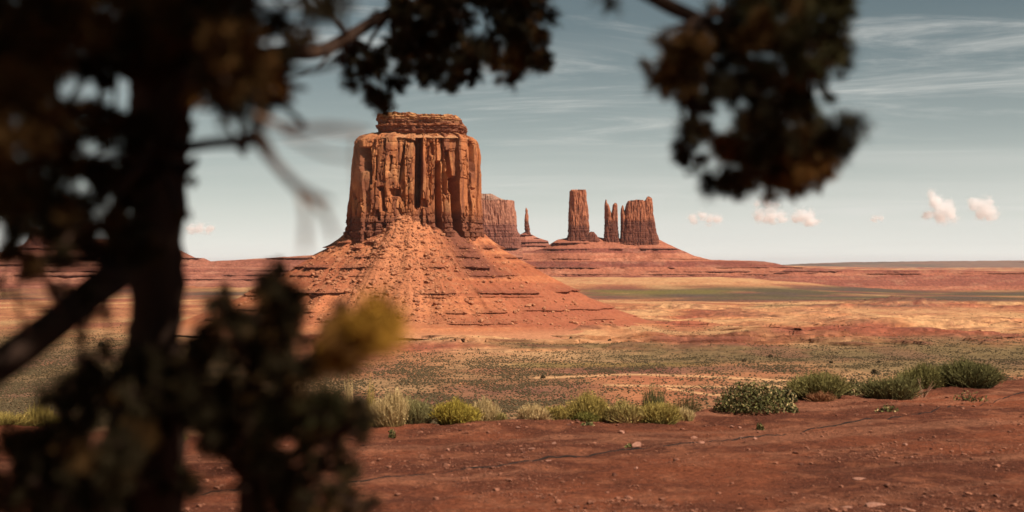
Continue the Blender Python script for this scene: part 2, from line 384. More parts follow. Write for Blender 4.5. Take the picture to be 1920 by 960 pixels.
# slabs fallen away: each column steps in at one or two heights
hs = 285 + cr2 * 120 + 8 * (fbm(warp / 9, 0.3, seed=103) - 0.5); inn = inn + fr2 * (.3 + 1.8 * cr3) * sst(hs - 1.2, hs + 1.2, PYg) * (1 - sst(400, 425, PYg))
hs2 = 300 + cr3 * 110 + 10 * (fbm(warp / 7, 4.3, seed=104) - 0.5); inn = inn + fr2 * 1.2 * cr * sst(hs2 - 1.0, hs2 + 1.0, PYg) * (1 - sst(395, 420, PYg))
crev = [(786, 783, 266, 396, 7.0, 34), (779, 784, 272, 292, 5, 14), (823, 829, 314, 455, 6.2, 32), (836, 838, 330, 372, 3, 10), (842, 851, 292, 366, 5.8, 26), (855, 863, 340, 452, 6.0, 32),
        (678, 683, 284, 328, 8.5, 20), (687, 690, 318, 352, 3.2, 11), (700, 702, 300, 345, 2.2, 9), (712, 715, 356, 400, 4.2, 18), (709, 711, 356, 364, 6, 10), (738, 738, 360, 374, 10, 13),
        (757, 745, 280, 350, 2.2, 8), (745, 752, 395, 412, 4, 8), (704, 708, 398, 418, 4, 7), (793, 796, 378, 394, 8, 10), (881, 884, 280, 420, 2.2, 14), (892, 888, 272, 330, 4.5, 9), (897, 899, 330, 440, 2, 8),
        (820, 820, 268, 330, 1.6, 10), (731, 728, 300, 330, 3, 5), (764, 770, 268, 276, 6, 8), (811, 814, 276, 300, 3, 8)]
for (xa, xb, ya, yb, hw, dp) in crev:
    t = (PYg - ya) / (yb - ya); cx = xa + (xb - xa) * np.clip(t, 0, 1) + 1.6 * (fbm(PYg / 11, xa * .1, seed=105) - .5)
    prof = np.clip(2.6 * (1 - (np.abs(per - cx) / (hw * 1.12)) ** 2.2), 0, 1) * sst(-0.04, 0.03, t) * (1 - sst(0.86, 1.04, t))
    inn = np.maximum(inn, inn * (1 - prof) + prof * (dp + 5))
inn = inn + 1.3 * (fbm(X / 9, Z / 18, Y / 9, octaves=5, seed=106) - 0.5) * 2 + 5.0 * (fbm(X / 26, Z / 34, Y / 26, octaves=3, seed=109) - 0.5)
# thin-bedded base
zb = Z / 2.6 + 0.8 * fbm(X / 40, Y / 40, seed=107)
bed = _h(np.floor(zb), np.floor(zb) * 0, np.floor(zb) * 0, 33) * sst(402, 418, PYg)
inn = inn + bed * 4.2 - 4.0 * sst(405, 440, PYg) + bed * 3.0 * (fbm(X / 5, Z / 3, Y / 5, seed=108) - .4) * 2
# rim rounding and upper bedding
inn = inn + 5.0 * (1 - sst(262, 270, PYg)) ** 2 + 2.0 * _h(np.floor(Z / 4.5), Z * 0, Z * 0, 44) * (1 - sst(270, 284, PYg))
sc = 1 - inn / np.hypot(ax * ue, bx * ve)
X = xc + ax * ue * sc; Y = BD + bx * ve * sc
rock = np.array([.375, .128, .049]); dk = np.array([.165, .054, .028]); hi = np.array([.50, .205, .080]); brn = np.array([.135, .046, .028])
st1 = fbm(per / 5.0, PYg / 55, octaves=4, seed=111)[..., None]; st2 = fbm(per / 22, PYg / 30, octaves=4, seed=112)[..., None]
ccol = rock + (dk - rock) * sst(.47, .68, st1) * 0.8 + (hi - rock) * sst(.50, .7, st2) * 0.7
ccol = ccol + (dk - ccol) * 0.5 * sst(.5, .8, fbm(per / 12, PYg / 140, octaves=3, seed=113))[..., None]
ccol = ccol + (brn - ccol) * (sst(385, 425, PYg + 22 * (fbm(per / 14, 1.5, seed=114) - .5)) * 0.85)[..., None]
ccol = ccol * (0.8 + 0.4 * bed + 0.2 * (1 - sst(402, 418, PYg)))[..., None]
# bench closing the cliff top
nb_ = 10
tops = []; tcols = []
for i in range(1, nb_):
    k = i / (nb_ - 1)
    s_ = 1 - k * 0.98
    zz_ = Z[-1] * (1 - min(1, k * 5)) + (ZB(262) + 6.5) * min(1, k * 5) + 3.5 * (fbm(X[-1] / 6, Y[-1] / 6 + i, seed=115) - .5)
    tops.append(np.stack([xc[-1] + (X[-1] - xc[-1]) * s_, BD + (Y[-1] - BD) * s_, zz_], -1)); tcols.append(np.tile(np.array([.34, .135, .06]), (len(th), 1)))
V = np.concatenate([np.stack([X, Y, Z], -1), np.array(tops)], 0); CC = np.concatenate([ccol, np.array(tcols)], 0)
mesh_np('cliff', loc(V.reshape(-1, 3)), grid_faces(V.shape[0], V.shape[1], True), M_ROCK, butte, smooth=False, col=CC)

# cap rock --------------------------------------------------
th2 = ring_theta(520, 80); pyc = np.linspace(268, 223.5, 64)
TH, PYg = np.meshgrid(th2, pyc); ue, ve = superell(TH, 4.5)
yy = [223.5, 227, 234, 242, 250, 258, 268]
Lp = np.interp(PYg, yy, [711, 709, 708, 708, 709, 712, 700]); Rp = np.interp(PYg, yy, [862, 867, 873, 877, 877, 876, 880])
xc = ((Lp + Rp) / 2 - 960) * SC; ax = (Rp - Lp) / 2 * SC; bx = 82.0 + 0 * PYg
X = xc + ax * ue; Y = BD + bx * ve; Z = ZB(PYg)
lay = np.floor(Z / 2.9 + 1.3 * fbm(X / 30, Y / 30, seed=121))
lr = _h(lay, lay * 0, lay * 0, 77)
blk = fbm(X / 5.5, Z / 3.2, Y / 5.5, octaves=4, seed=122)
inn = 6.0 * lr + 8.0 * (blk - .45) + 5.0 * (fbm(X / 16, Z / 9, Y / 16, octaves=3, seed=123) - .5) + 3.5 * sst(250, 259, PYg) - 10 * sst(260, 268, PYg)
inn = inn + 5 * (1 - sst(224, 231, PYg)) * fbm(X / 9, Y / 9, seed=127)
sc = 1 - inn / np.hypot(ax * ue, bx * ve); X = xc + ax * ue * sc; Y = BD + bx * ve * sc
Z = Z + 3.0 * (fbm(X / 10, Y / 10, octaves=3, seed=124) - .5) * (1 - sst(225, 236, PYg)) * 2 + 2.5 * sst(-80, -200, X) * (1 - sst(224, 240, PYg))
cc = np.array([.27, .095, .042]) + (np.array([.15, .05, .028]) - np.array([.27, .095, .042])) * (lr > .55)[..., None] * .8
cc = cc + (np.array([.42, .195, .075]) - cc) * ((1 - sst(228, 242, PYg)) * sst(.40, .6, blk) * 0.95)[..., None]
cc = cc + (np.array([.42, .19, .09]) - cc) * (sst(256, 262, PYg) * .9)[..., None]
tops = []; tcols = []
for i in range(1, 12):
    s_ = 1 - i / 11.2
    q = np.stack([xc[-1] + (X[-1] - xc[-1]) * s_, BD + (Y[-1] - BD) * s_, Z[-1] * (1 - min(1, i / 3)) + min(1, i / 3) * ZB(224) + 3.2 * (fbm(X[-1] * s_ / 8, Y[-1] * s_ / 8 + i, octaves=3, seed=126) - .4)], -1)
    tops.append(q); tcols.append(np.tile(np.array([.38, .18, .07]), (len(th2), 1)))
V = np.concatenate([np.stack([X, Y, Z], -1), np.array(tops)], 0); CC = np.concatenate([cc, np.array(tcols)], 0)
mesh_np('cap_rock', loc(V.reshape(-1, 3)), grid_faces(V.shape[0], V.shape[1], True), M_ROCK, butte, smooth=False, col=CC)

# talus skirt -----------------------------------------------
def talus_surface(th, t):
    """t 0 at the cliff foot .. 1 far out on the floor"""
    cosx, siny = np.cos(th), np.sin(th)
    right = np.clip(cosx, 0, 1); left = np.clip(-cosx, 0, 1); fr = np.clip(-siny, 0, 1)
    r0 = 78.0
    rmax = 360 + 60 * right + 20 * left
    r = r0 + (rmax - r0) * t
    # height profile: steep under the cliff, easing onto the floor
    z0 = ZB(446) + 0 * th
    k = (r - 96) / 1.0
    prof_r = np.array([-30, 0, 22, 48, 80, 118, 155, 195, 235, 270, 330])
    prof_z = np.array([62, 52, 30, 12, -8, -31, -51, -69, -82, -90, -98.0])
    z = np.interp(k, prof_r, prof_z)
    return r, z
thT = ring_theta(1000, 80)
tt = np.linspace(0, 1, 330)
TH, TT = np.meshgrid(thT, tt)
r, z = talus_surface(TH, TT)
gul = fbm(TH * 9 + 0.3 * fbm(TH * 3, TT * 4, seed=130), TT * 1.6, octaves=4, seed=131) - .5
mid = np.sin(math.pi * np.clip(TT * 1.15, 0, 1))
z = z + gul * 19 * mid
# debris cone spilling from the middle of the front face
hx = r * np.cos(TH); ang = np.arctan2(np.cos(TH), -np.sin(TH))           # 0 straight at the viewer
cone = np.exp(-((ang + 0.09) / 0.30) ** 2)
z = z + cone * (17 * np.exp(-((r - 92) / 40) ** 2) + 15 * np.exp(-((r - 170) / 70) ** 2))
z = z + 4.5 * (fbm(hx / 11, r * np.sin(TH) / 11, octaves=5, seed=132, gain=.6) - .5) * (0.5 + cone) * (1 - 0.7 * TT)
lv = [(ZB(q), k) for q, k in ((458, .9), (466, 1.1), (483, .8), (501, 1.1), (516, .5), (545, 1.2), (552, .5), (575, .7), (592, .6))]
s_arc = TH * 150
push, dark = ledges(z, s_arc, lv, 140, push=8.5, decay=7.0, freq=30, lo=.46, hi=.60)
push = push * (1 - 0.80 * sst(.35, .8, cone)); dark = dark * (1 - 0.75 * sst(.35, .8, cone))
# bedded steps show strongest under the right-hand corner of the cliff
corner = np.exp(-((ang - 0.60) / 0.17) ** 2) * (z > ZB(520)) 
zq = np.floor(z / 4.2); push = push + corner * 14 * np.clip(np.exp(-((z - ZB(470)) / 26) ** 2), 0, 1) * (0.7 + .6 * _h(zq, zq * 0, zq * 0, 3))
r2 = r + push
X = -145 + r2 * np.cos(TH) * 1.05; Y = BD + r2 * np.sin(TH) * 0.98
Z = z
px_t = 960 + X / Y * F
tb = np.array([.41, .132, .055]); tr = np.array([.28, .078, .036]); tp = np.array([.48, .190, .085])
band = fbm(z / 9.0, 0.4 * TH, octaves=3, seed=133)[..., None]; spk = fbm(hx / 7, r * np.sin(TH) / 7, octaves=4, seed=134)[..., None]
tc_ = tb + (tr - tb) * sst(.45, .62, band) * .8 + (tp - tb) * sst(.5, .7, spk) * .55
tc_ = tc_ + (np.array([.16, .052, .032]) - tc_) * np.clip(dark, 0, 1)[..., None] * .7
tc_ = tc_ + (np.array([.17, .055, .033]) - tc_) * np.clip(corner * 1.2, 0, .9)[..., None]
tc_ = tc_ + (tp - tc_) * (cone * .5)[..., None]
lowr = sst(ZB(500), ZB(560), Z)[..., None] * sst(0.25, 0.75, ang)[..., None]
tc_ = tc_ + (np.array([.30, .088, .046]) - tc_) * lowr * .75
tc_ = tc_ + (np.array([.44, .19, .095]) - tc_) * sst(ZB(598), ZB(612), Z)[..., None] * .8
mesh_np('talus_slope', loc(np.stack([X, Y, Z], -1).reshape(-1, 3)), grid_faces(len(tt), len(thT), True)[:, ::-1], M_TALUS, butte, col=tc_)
TAL = (TH, TT, X, Y, Z, ang)

# boulders on the talus --------------------------------------
def rock_mesh(name, seed, sub=2, flat=0.7, amp=0.45):
    bm = bmesh.new(); bmesh.ops.create_icosphere(bm, subdivisions=sub, radius=1.0)
    co = np.array([v.co[:] for v in bm.verts])
    n = fbm(co[:, 0] * 1.3 + seed * 7, co[:, 1] * 1.3, co[:, 2] * 1.3 + 9, octaves=3, seed=seed)
    co = co * (1 + amp * 2 * (n - .5))[:, None]
    rr = random.Random(seed)
    for _ in range(7):      # broken facets
        d = np.array([rr.gauss(0, 1), rr.gauss(0, 1), rr.gauss(0, 1)]); d /= np.linalg.norm(d); h = rr.uniform(.45, .8)
        e = co @ d - h; co = co - np.where(e > 0, e, 0)[:, None] * d
    co[:, 2] *= flat
    for v_, c_ in zip(bm.verts, co): v_.co = c_
    me = bpy.data.meshes.new(name); bm.to_mesh(me); bm.free(); return me
M_BOULDER = stuff_mat('boulder_stone', (.26, .085, .042), (.50, .215, .105), 0.25)
bmesh_set = [rock_mesh('boulder', 200 + i, 1, 0.8) for i in range(5)]
for me in bmesh_set: me.materials.append(M_BOULDER)
fr_idx = np.argwhere((np.abs(ang + 0.05) < 1.15) & (TT > .04) & (TT < .78))
wts = np.array([0.40 + 1.6 * math.exp(-((ang[i, j] + 0.05) / 0.42) ** 2) for i, j in fr_idx]); wts /= wts.sum()
pick = fr_idx[rng.choice(len(fr_idx), 6500, replace=False, p=wts)]
sizes = 0.8 + 1.1 * rng.pareto(2.6, 6500); sizes = np.clip(sizes * .8, .6, 4.6); order = np.argsort(-sizes)
templ = []
for me in bmesh_set:
    vv = np.array([v.co[:] for v in me.vertices]); ff = np.array([p.vertices[:] for p in me.polygons]); templ.append((vv, ff))
bv, bf, off = [], [], 0
for q, oi in enumerate(order):
    i, j = pick[oi]; s = sizes[oi]; p = np.array([X[i, j], Y[i, j], Z[i, j] + .25 * s]) ; a = rng.uniform(0, 6.28); k = q % 5
    if q < 70:
        o = bpy.data.objects.new('boulder', bmesh_set[k]); C.objects.link(o); o.parent = butte
        o.location = loc(p); o.scale = (s * rng.uniform(.8, 1.3), s, s * rng.uniform(.7, 1.1)); o.rotation_euler = (rng.uniform(-.5, .5), rng.uniform(-.5, .5), a)
    else:
        vv, ff = templ[k]; ca, sa = math.cos(a), math.sin(a)
        w = vv * s * np.array([rng.uniform(.8, 1.4), 1, rng.uniform(.6, 1.0)]); w = np.stack([w[:, 0] * ca - w[:, 1] * sa, w[:, 0] * sa + w[:, 1] * ca, w[:, 2]], -1) + loc(p)
        bv.append(w); bf.append(ff + off); off += len(vv)
deb = mesh_np('rubble', np.concatenate(bv), None, M_BOULDER, butte, smooth=False, tris=np.concatenate(bf)); deb['kind'] = 'stuff'

# ------------------------------------------------------------------ far ridges and rock towers
def ridge(name, label, D, crest, width, base_py, levels, seed, pal, px0, px1, nx=420, nr=150, kind='structure', back=600, push=22, freq=200, decay=9):
    sc_ = D / F
    u_ = np.linspace(px0, px1, nx); t_ = np.concatenate([np.linspace(0, 1, nr), [1.06, 1.2, 1.6, 2.2]])
    U, T = np.meshgrid(u_, t_)
    cx, cy = zip(*crest); zc = EYE + (HZ - np.interp(U, cx, cy)) * sc_ + sc_ * 1.2 * (fbm(U / 9, 0.7, octaves=3, seed=seed + 3) - .5)
    zb_ = EYE + (HZ - base_py) * sc_
    x = (U - 960) * sc_
    zb_ = np.minimum(zb_, floor_z(x, np.full_like(x, D - width)) - 12)
    t1 = np.clip(T, 0, 1)
    pr = 0.45 * t1 + 0.55 * t1 ** 2.0
    z = zb_ + (zc - zb_) * pr
    z = z + (zc - zb_) * 0.30 * (fbm(x / 130, T * 2.6, octaves=5, seed=seed, gain=.58) - .5) * np.sin(math.pi * t1)
    lv_ = [(EYE + (HZ - q) * sc_, k) for q, k in levels]
    pu, dk_ = ledges(z, x, lv_, seed + 20, push=push, decay=decay, freq=freq, lo=.40, hi=.58)
    pu = pu * (t1 < .999)
    y = D - width * (1 - t1) - pu
    z = np.where(T > 1, zc - (T - 1) * 60, z); y = np.where(T > 1, D + (T - 1) * back, y)
    c0, c1, c2 = [np.array(q) for q in pal]
    bd_ = fbm(z / (sc_ * 5), x / 2500, octaves=3, seed=seed + 5)[..., None]; sp_ = fbm(x / 60, z / 12, octaves=4, seed=seed + 6)[..., None]
    c = c0 + (c1 - c0) * sst(.42, .6, bd_) + (c2 - c0) * sst(.5, .72, sp_) * .7
    c = c + (np.array([.17, .06, .042]) - c) * np.clip(dk_, 0, 1)[..., None] * .6
    o = mesh_np(name, np.stack([x, y, z], -1), grid_faces(len(t_), nx), M_FAR, col=c)
    return tag(o, label, kind=kind)
pal_far = ((.34, .110, .060), (.205, .058, .038), (.44, .17, .095))
pal_pink = ((.34, .125, .075), (.24, .078, .050), (.42, .175, .105))
ridge('far_ridge', 'low banded red ridge running left behind the tree', 5200, [(-1500, 470), (-100, 470), (0, 474), (40, 460), (70, 450), (200, 448), (330, 466), (345, 482), (385, 484), (392, 490), (450, 487), (590, 478), (800, 470), (1000, 470)],
      420, 537, [(456, .6), (466, .8), (484, 1), (497, .6), (508, 1), (516, .9), (523, .7)], 300, pal_pink, -1500, 980, nx=520)
ridge('far_ridge', 'farther pink ridge carrying a squat mesa and a thin needle', 7000, [(820, 440), (905, 432), (930, 440), (962, 442), (975, 440), (985, 434), (997, 440), (1010, 446), (1028, 452), (1031, 464), (1060, 480), (1140, 500)],
      380, 500, [(441, .6), (447, 1), (455, .9), (462, .7), (474, .6)], 330, pal_pink, 820, 1140, nx=300, push=26, freq=130)
ridge('far_ridge', 'long red banded ridge carrying the stone towers and tapering to the right', 6000,
      [(600, 478), (900, 476), (1000, 470), (1018, 466), (1034, 456), (1046, 449), (1062, 446), (1080, 443), (1112, 442), (1130, 446), (1165, 448), (1200, 449), (1236, 449), (1262, 462), (1300, 479), (1332, 487), (1370, 488), (1410, 489), (1432, 490), (1452, 493), (1475, 499), (1520, 503), (1580, 508)],
      460, 520, [(449, .6), (456, 1.2), (468, .8), (486, .4), (502, .9), (509, 1.1), (514, .7)], 360, pal_far, 600, 1580, nx=620, nr=200, push=24, freq=130)
ridge('far_mesa', 'long flat dark mesa on the far right horizon', 30000, [(1200, 503), (1380, 500), (1450, 497), (1520, 494), (1600, 491.5), (1750, 489.5), (1900, 488.5), (2600, 487), (4000, 487)],
      3000, 505, [(492, 1), (496, 1), (500, .8)], 390, ((.20, .11, .075), (.12, .085, .06), (.26, .13, .08)), 1200, 3600, nx=400, nr=60, push=60, freq=900, decay=60, back=4000)
ridge('low_scarp', 'thin dark red scarp line crossing the plain on the right', 5600, [(1380, 532), (1440, 515), (1480, 504), (1530, 503), (1600, 506), (1750, 506), (1900, 509), (2300, 508), (3000, 510)],
      200, 524, [(506, 1), (509, 1), (513, .9)], 420, ((.32, .105, .06), (.24, .075, .048), (.40, .16, .09)), 1380, 2900, nx=380, nr=60, push=14, freq=190)

def tower(name, D, tab, depth, parent, origin, seed, nth=130, nz=90, pal=None, split=None, n=3.2, flute=1.0, yoff=0.0):
    """rock tower lofted from its left and right edges (px) at each photo row"""
    sc_ = D / F
    tab = list(tab) + [(tab[-1][0] + 26, tab[-1][1] - 5, tab[-1][2] + 5)]
    ys_, ls_, rs_ = zip(*tab)
    py = np.linspace(ys_[-1], ys_[0], nz); thx = ring_theta(int(nth * .8), int(nth * .2))
    TH, PYg = np.meshgrid(thx, py); ue, ve = superell(TH, n)
    L_ = np.interp(PYg, ys_, ls_); R_ = np.interp(PYg, ys_, rs_)
    xc = ((L_ + R_) / 2 - 960) * sc_; ax = (R_ - L_) / 2 * sc_; bx = np.minimum(depth, ax * 3 + 6)
    X = xc + ax * ue; Y = D + yoff + bx * ve; Z = EYE + (HZ - PYg) * sc_
    pxs = X / sc_
    s_ = pxs + np.sign(ue) * (ve + 1) * 6
    col_ = fbm(s_ / 4.5, PYg / 22 + seed, octaves=3, seed=seed)
    g_ = fbm(s_ / 1.6, PYg / 14, octaves=3, seed=seed + 1)
    inn = ax * .0 + flute * sc_ * (3.8 * np.abs(col_ - .5) * 2 + 2.2 * (g_ - .4)) * np.minimum(1, ax / (8 * sc_))
    zb_ = np.floor(Z / (sc_ * 1.7)); inn = inn + sc_ * 0.9 * _h(zb_, zb_ * 0, zb_ * 0, seed) * (sst(split - 3, split + 3, PYg) if split else .4)
    sc2 = 1 - np.clip(inn / np.hypot(ax * ue, bx * ve), -.3, .75)
    X = xc + ax * ue * sc2; Y = D + yoff + bx * ve * sc2
    Z = Z + sc_ * 5.0 * (fbm(X / (sc_ * 3.2), Y / (sc_ * 3), octaves=3, seed=seed + 2) - .5) * sst(ys_[0] + 5, ys_[0], PYg)
    a, b_ = pal or ((.35, .122, .060), (.145, .048, .030)); a = np.array(a); b_ = np.array(b_)
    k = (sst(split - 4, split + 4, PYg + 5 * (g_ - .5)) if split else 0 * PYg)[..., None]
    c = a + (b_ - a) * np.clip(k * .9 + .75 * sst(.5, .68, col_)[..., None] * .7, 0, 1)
    V = [np.stack([X, Y, Z], -1)]; CCs = [c]
    for s3 in (.6, .25, .02):
        V.append(np.stack([xc[-1:] + (X[-1:] - xc[-1:]) * s3, D + yoff + (Y[-1:] - D - yoff) * s3, Z[-1:] + sc_ * .8 * (1 - s3)], -1)); CCs.append(c[-1:])
    V = np.concatenate(V, 0); CCs = np.concatenate(CCs, 0)
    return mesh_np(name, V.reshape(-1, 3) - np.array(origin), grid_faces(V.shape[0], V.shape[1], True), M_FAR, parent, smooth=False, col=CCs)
def tower_thing(name, label, cat, D, px, py, group=None):
    o_ = P(px, py, D); e_ = empty(name, o_); tag(e_, label, cat, group); return e_, o_
# tall monolith
e, o = tower_thing('rock_tower', 'tallest square-topped red stone tower on the far ridge', 'rock tower', 6000, 1085, 446)
tower('shaft', 6000, [(357.5, 1068, 1099), (360, 1067.5, 1100), (366, 1067.5, 1100.5), (380, 1067, 1102), (395, 1065.5, 1103), (420, 1064.5, 1105), (440, 1064, 1107), (446, 1062, 1110), (456, 1055, 1118)], 45, e, o, 501, nth=170, split=424)
tower('base_ledge', 6000, [(436, 1105, 1114), (440, 1100, 1119), (450, 1080, 1126)], 50, e, o, 502, nth=70, nz=20, split=400)
# twin spires
e, o = tower_thing('rock_spire', 'slender stone block with twin pointed tops on the far ridge', 'rock spires', 6000, 1145, 446)
tower('spire', 6000, [(376, 1135, 1137.5), (380, 1134, 1138), (384, 1133.6, 1141), (398, 1133.5, 1146), (414, 1133, 1150), (446, 1131, 1152), (454, 1128, 1154)], 34, e, o, 511, nth=80, split=415)
tower('spire', 6000, [(382, 1151, 1156), (385, 1148.5, 1157.5), (394, 1147.5, 1158), (400, 1146, 1158.3), (430, 1143, 1159.5), (446, 1140, 1161), (454, 1138, 1164)], 34, e, o, 512, nth=80, split=415)
# castle block
e, o = tower_thing('rock_castle', 'broad castle-like stone block with ragged top at right of far ridge', 'rock block', 6000, 1200, 448)
tower('column', 6000, [(387, 1166, 1168.5), (390, 1164.5, 1169.5), (400, 1163.5, 1172), (425, 1163.5, 1176), (448, 1162, 1180), (456, 1158, 1184)], 40, e, o, 521, nth=70, split=415)
tower('column', 6000, [(378, 1177, 1188), (381, 1174.5, 1192), (390, 1172, 1195), (410, 1168, 1200), (448, 1165, 1206), (456, 1160, 1210)], 50, e, o, 522, nth=100, split=415)
tower('column', 6000, [(376.5, 1186, 1206), (379, 1184, 1210), (395, 1182, 1214), (448, 1178, 1220), (456, 1174, 1224)], 52, e, o, 523, nth=110, split=415)
tower('column', 6000, [(370.5, 1213, 1218.5), (373, 1211.5, 1222.5), (378, 1206, 1223), (400, 1204, 1225), (420, 1200, 1228.5), (440, 1196, 1233), (450, 1192, 1236), (458, 1188, 1240)], 46, e, o, 524, nth=110, split=415)
# squat mesa and needle
e, o = tower_thing('rock_mesa', 'squat pink mesa half hidden behind the right edge of the great butte', 'mesa', 7000, 915, 432)
pk = ((.37, .150, .088), (.20, .072, .048))
tower('cliff', 7000, [(377, 868, 963.5), (379, 866, 966), (384, 865, 966), (400, 864, 968), (424, 863, 970), (432, 861, 971), (440, 855, 976)], 130, e, o, 531, nth=200, split=422, pal=pk, n=4.5)
tower('cap_rock', 7000, [(365.5, 874, 925), (368, 872, 931), (373, 868, 940), (378, 866, 958), (384, 866, 962)], 110, e, o, 532, nth=140, nz=40, pal=((.36, .20, .13), (.26, .12, .085)), n=4.0)
e, o = tower_thing('rock_needle', 'thin stone needle beside the squat pink mesa', 'rock needle', 7000, 987, 432)
tower('needle', 7000, [(391.5, 985.5, 988), (395, 984.6, 990), (399, 985.2, 989.5), (404, 984, 991), (412, 983, 991.5), (420, 982.5, 993), (428, 983, 994), (434, 984, 994.5), (440, 982, 996)], 20, e, o, 541, nth=60, split=414)
# towers glimpsed through the tree on the left
e, o = tower_thing('rock_tower', 'small ragged stone tower seen through the tree at far left', 'rock tower', 5200, 70, 450)
tower('shaft', 5200, [(426, 61, 67), (429, 60, 70), (434, 59, 82), (437, 58, 92), (444, 57, 95), (452, 52, 100), (462, 40, 116)], 45, e, o, 551, nth=90, split=440, pal=pk)
e, o = tower_thing('rock_tower', 'low dark knob of rock left of trunk under the leaves', 'rock tower', 5200, 122, 372)
tower('shaft', 5200, [(366, 116, 120), (372, 114, 128), (378, 112, 136), (400, 104, 140), (430, 98, 150), (452, 80, 170), (462, 70, 180)], 60, e, o, 552, nth=90, split=430, pal=pk)

# ------------------------------------------------------------------ scrub on the valley floor
def blob_mesh(name, seed, mat):
    bm = bmesh.new(); bmesh.ops.create_icosphere(bm, subdivisions=1, radius=1.0)
    rr = random.Random(seed)
    for v_ in bm.verts:
        v_.co *= rr.uniform(.65, 1.2); v_.co.z = max(v_.co.z * .62 + .35, -0.1)
    me = bpy.data.meshes.new(name); bm.to_mesh(me); bm.free(); me.materials.append(mat); return me
M_SCRUB = stuff_mat('scrub_foliage', (.058, .038, .019), (.115, .076, .034), 0.02)
N = 420000
pyS = rng.uniform(560, 800, N); pxS = rng.uniform(-120, 2040, N)
dS = (EYE - FLOOR) * F / (pyS - HZ); xS = (pxS - 960) / F * dS
fx = np.interp(pxS, cpx, np.arange(len(cpx))); fy = np.interp(dS, rows, np.arange(len(rows)))
vS = veg[fy.astype(int), fx.astype(int)] * (1 - road[fy.astype(int), fx.astype(int)])
clus = sst(.40, .62, fbm(xS / 26, dS / 40, octaves=3, seed=81))
keep = rng.random(N) < np.clip((0.10 + 1.0 * vS) * (0.22 + .78 * clus), 0, 1) * np.where(pyS > 640, .85, .75)
zS = floor_z(xS, dS)
sel = keep & ~((dS > 1750) & (dS < 2500) & (np.abs(xS + 145) < 300))
pts = np.stack([xS, dS, zS], -1)[sel]
nS = len(pts)
me = bpy.data.meshes.new('desert_scrub'); me.vertices.add(nS); me.vertices.foreach_set('co', pts.astype(np.float32).ravel())
aS = me.attributes.new('size', 'FLOAT', 'POINT'); aS.data.foreach_set('value', (0.48 + 0.60 * rng.random(nS) ** 2 + 0.5 * (rng.random(nS) < .04)).astype(np.float32))
aR = me.attributes.new('turn', 'FLOAT', 'POINT'); aR.data.foreach_set('value', rng.uniform(0, 6.28, nS).astype(np.float32))
scr = bpy.data.objects.new('desert_scrub', me); C.objects.link(scr)
tmp = bpy.data.objects.new('scrub_pattern', blob_mesh('scrub_bush', 3, M_SCRUB))
ng = bpy.data.node_groups.new('scatter', 'GeometryNodeTree')
ng.interface.new_socket('Geometry', in_out='INPUT', socket_type='NodeSocketGeometry'); ng.interface.new_socket('Geometry', in_out='OUTPUT', socket_type='NodeSocketGeometry')
gi = ng.nodes.new('NodeGroupInput'); go = ng.nodes.new('NodeGroupOutput')
m2p = ng.nodes.new('GeometryNodeMeshToPoints'); iop = ng.nodes.new('GeometryNodeInstanceOnPoints')
oi_ = ng.nodes.new('GeometryNodeObjectInfo'); oi_.inputs['Object'].default_value = tmp
na = ng.nodes.new('GeometryNodeInputNamedAttribute'); na.data_type = 'FLOAT'; na.inputs[0].default_value = 'size'
nr_ = ng.nodes.new('GeometryNodeInputNamedAttribute'); nr_.data_type = 'FLOAT'; nr_.inputs[0].default_value = 'turn'
cx_ = ng.nodes.new('ShaderNodeCombineXYZ')
L = ng.links.new
L(gi.outputs[0], m2p.inputs[0]); L(m2p.outputs[0], iop.inputs['Points']); L(oi_.outputs['Geometry'], iop.inputs['Instance'])
L(na.outputs[0], iop.inputs['Scale']); L(nr_.outputs[0], cx_.inputs[2]); L(cx_.outputs[0], iop.inputs['Rotation']); L(iop.outputs[0], go.inputs[0])
md = scr.modifiers.new('scatter', 'NODES'); md.node_group = ng
tag(scr, 'low grey-green desert scrub dotted over the valley floor', 'scrub', kind='stuff')

# lone dark junipers far out on the floor
def lone_bush(px, py, w, label):
    p = G(px, py, FLOOR); p[2] = floor_z(np.array([p[0]]), np.array([p[1]]))[0]
    s = w / F * p[1] / 2
    e = empty('desert_juniper', p); tag(e, label, 'bush', 'lone dark bushes on the valley floor')
    r_l = np.random.default_rng(int(px)); n = 260
    d3 = r_l.normal(size=(n, 3)); d3 /= np.linalg.norm(d3, axis=1)[:, None]; d3[:, 2] = np.abs(d3[:, 2])
    cpt = d3 * (r_l.random(n)[:, None] ** .4) * np.array([s, s, s * 1.1]) * (0.75 + .5 * fbm(d3[:, 0] * 2 + px, d3[:, 1] * 2, d3[:, 2] * 2, seed=8))[:, None] + np.array([0, 0, s * .15])
    a_ = r_l.normal(size=(n, 3)) * s * .16; b2 = r_l.normal(size=(n, 3)) * s * .16
    vv = np.stack([cpt - a_, cpt + b2, cpt + a_, cpt - b2], 1).reshape(-1, 3)
    mesh_np('foliage', vv, np.arange(4 * n).reshape(-1, 4), M_SCRUB, e)
    tv, tf = tube([(0, 0, -.1 * s), (0.05 * s, 0, .5 * s)], [.1 * s, .06 * s], 5, 3); mesh_np('stem', tv, tf, M_BARK, e)

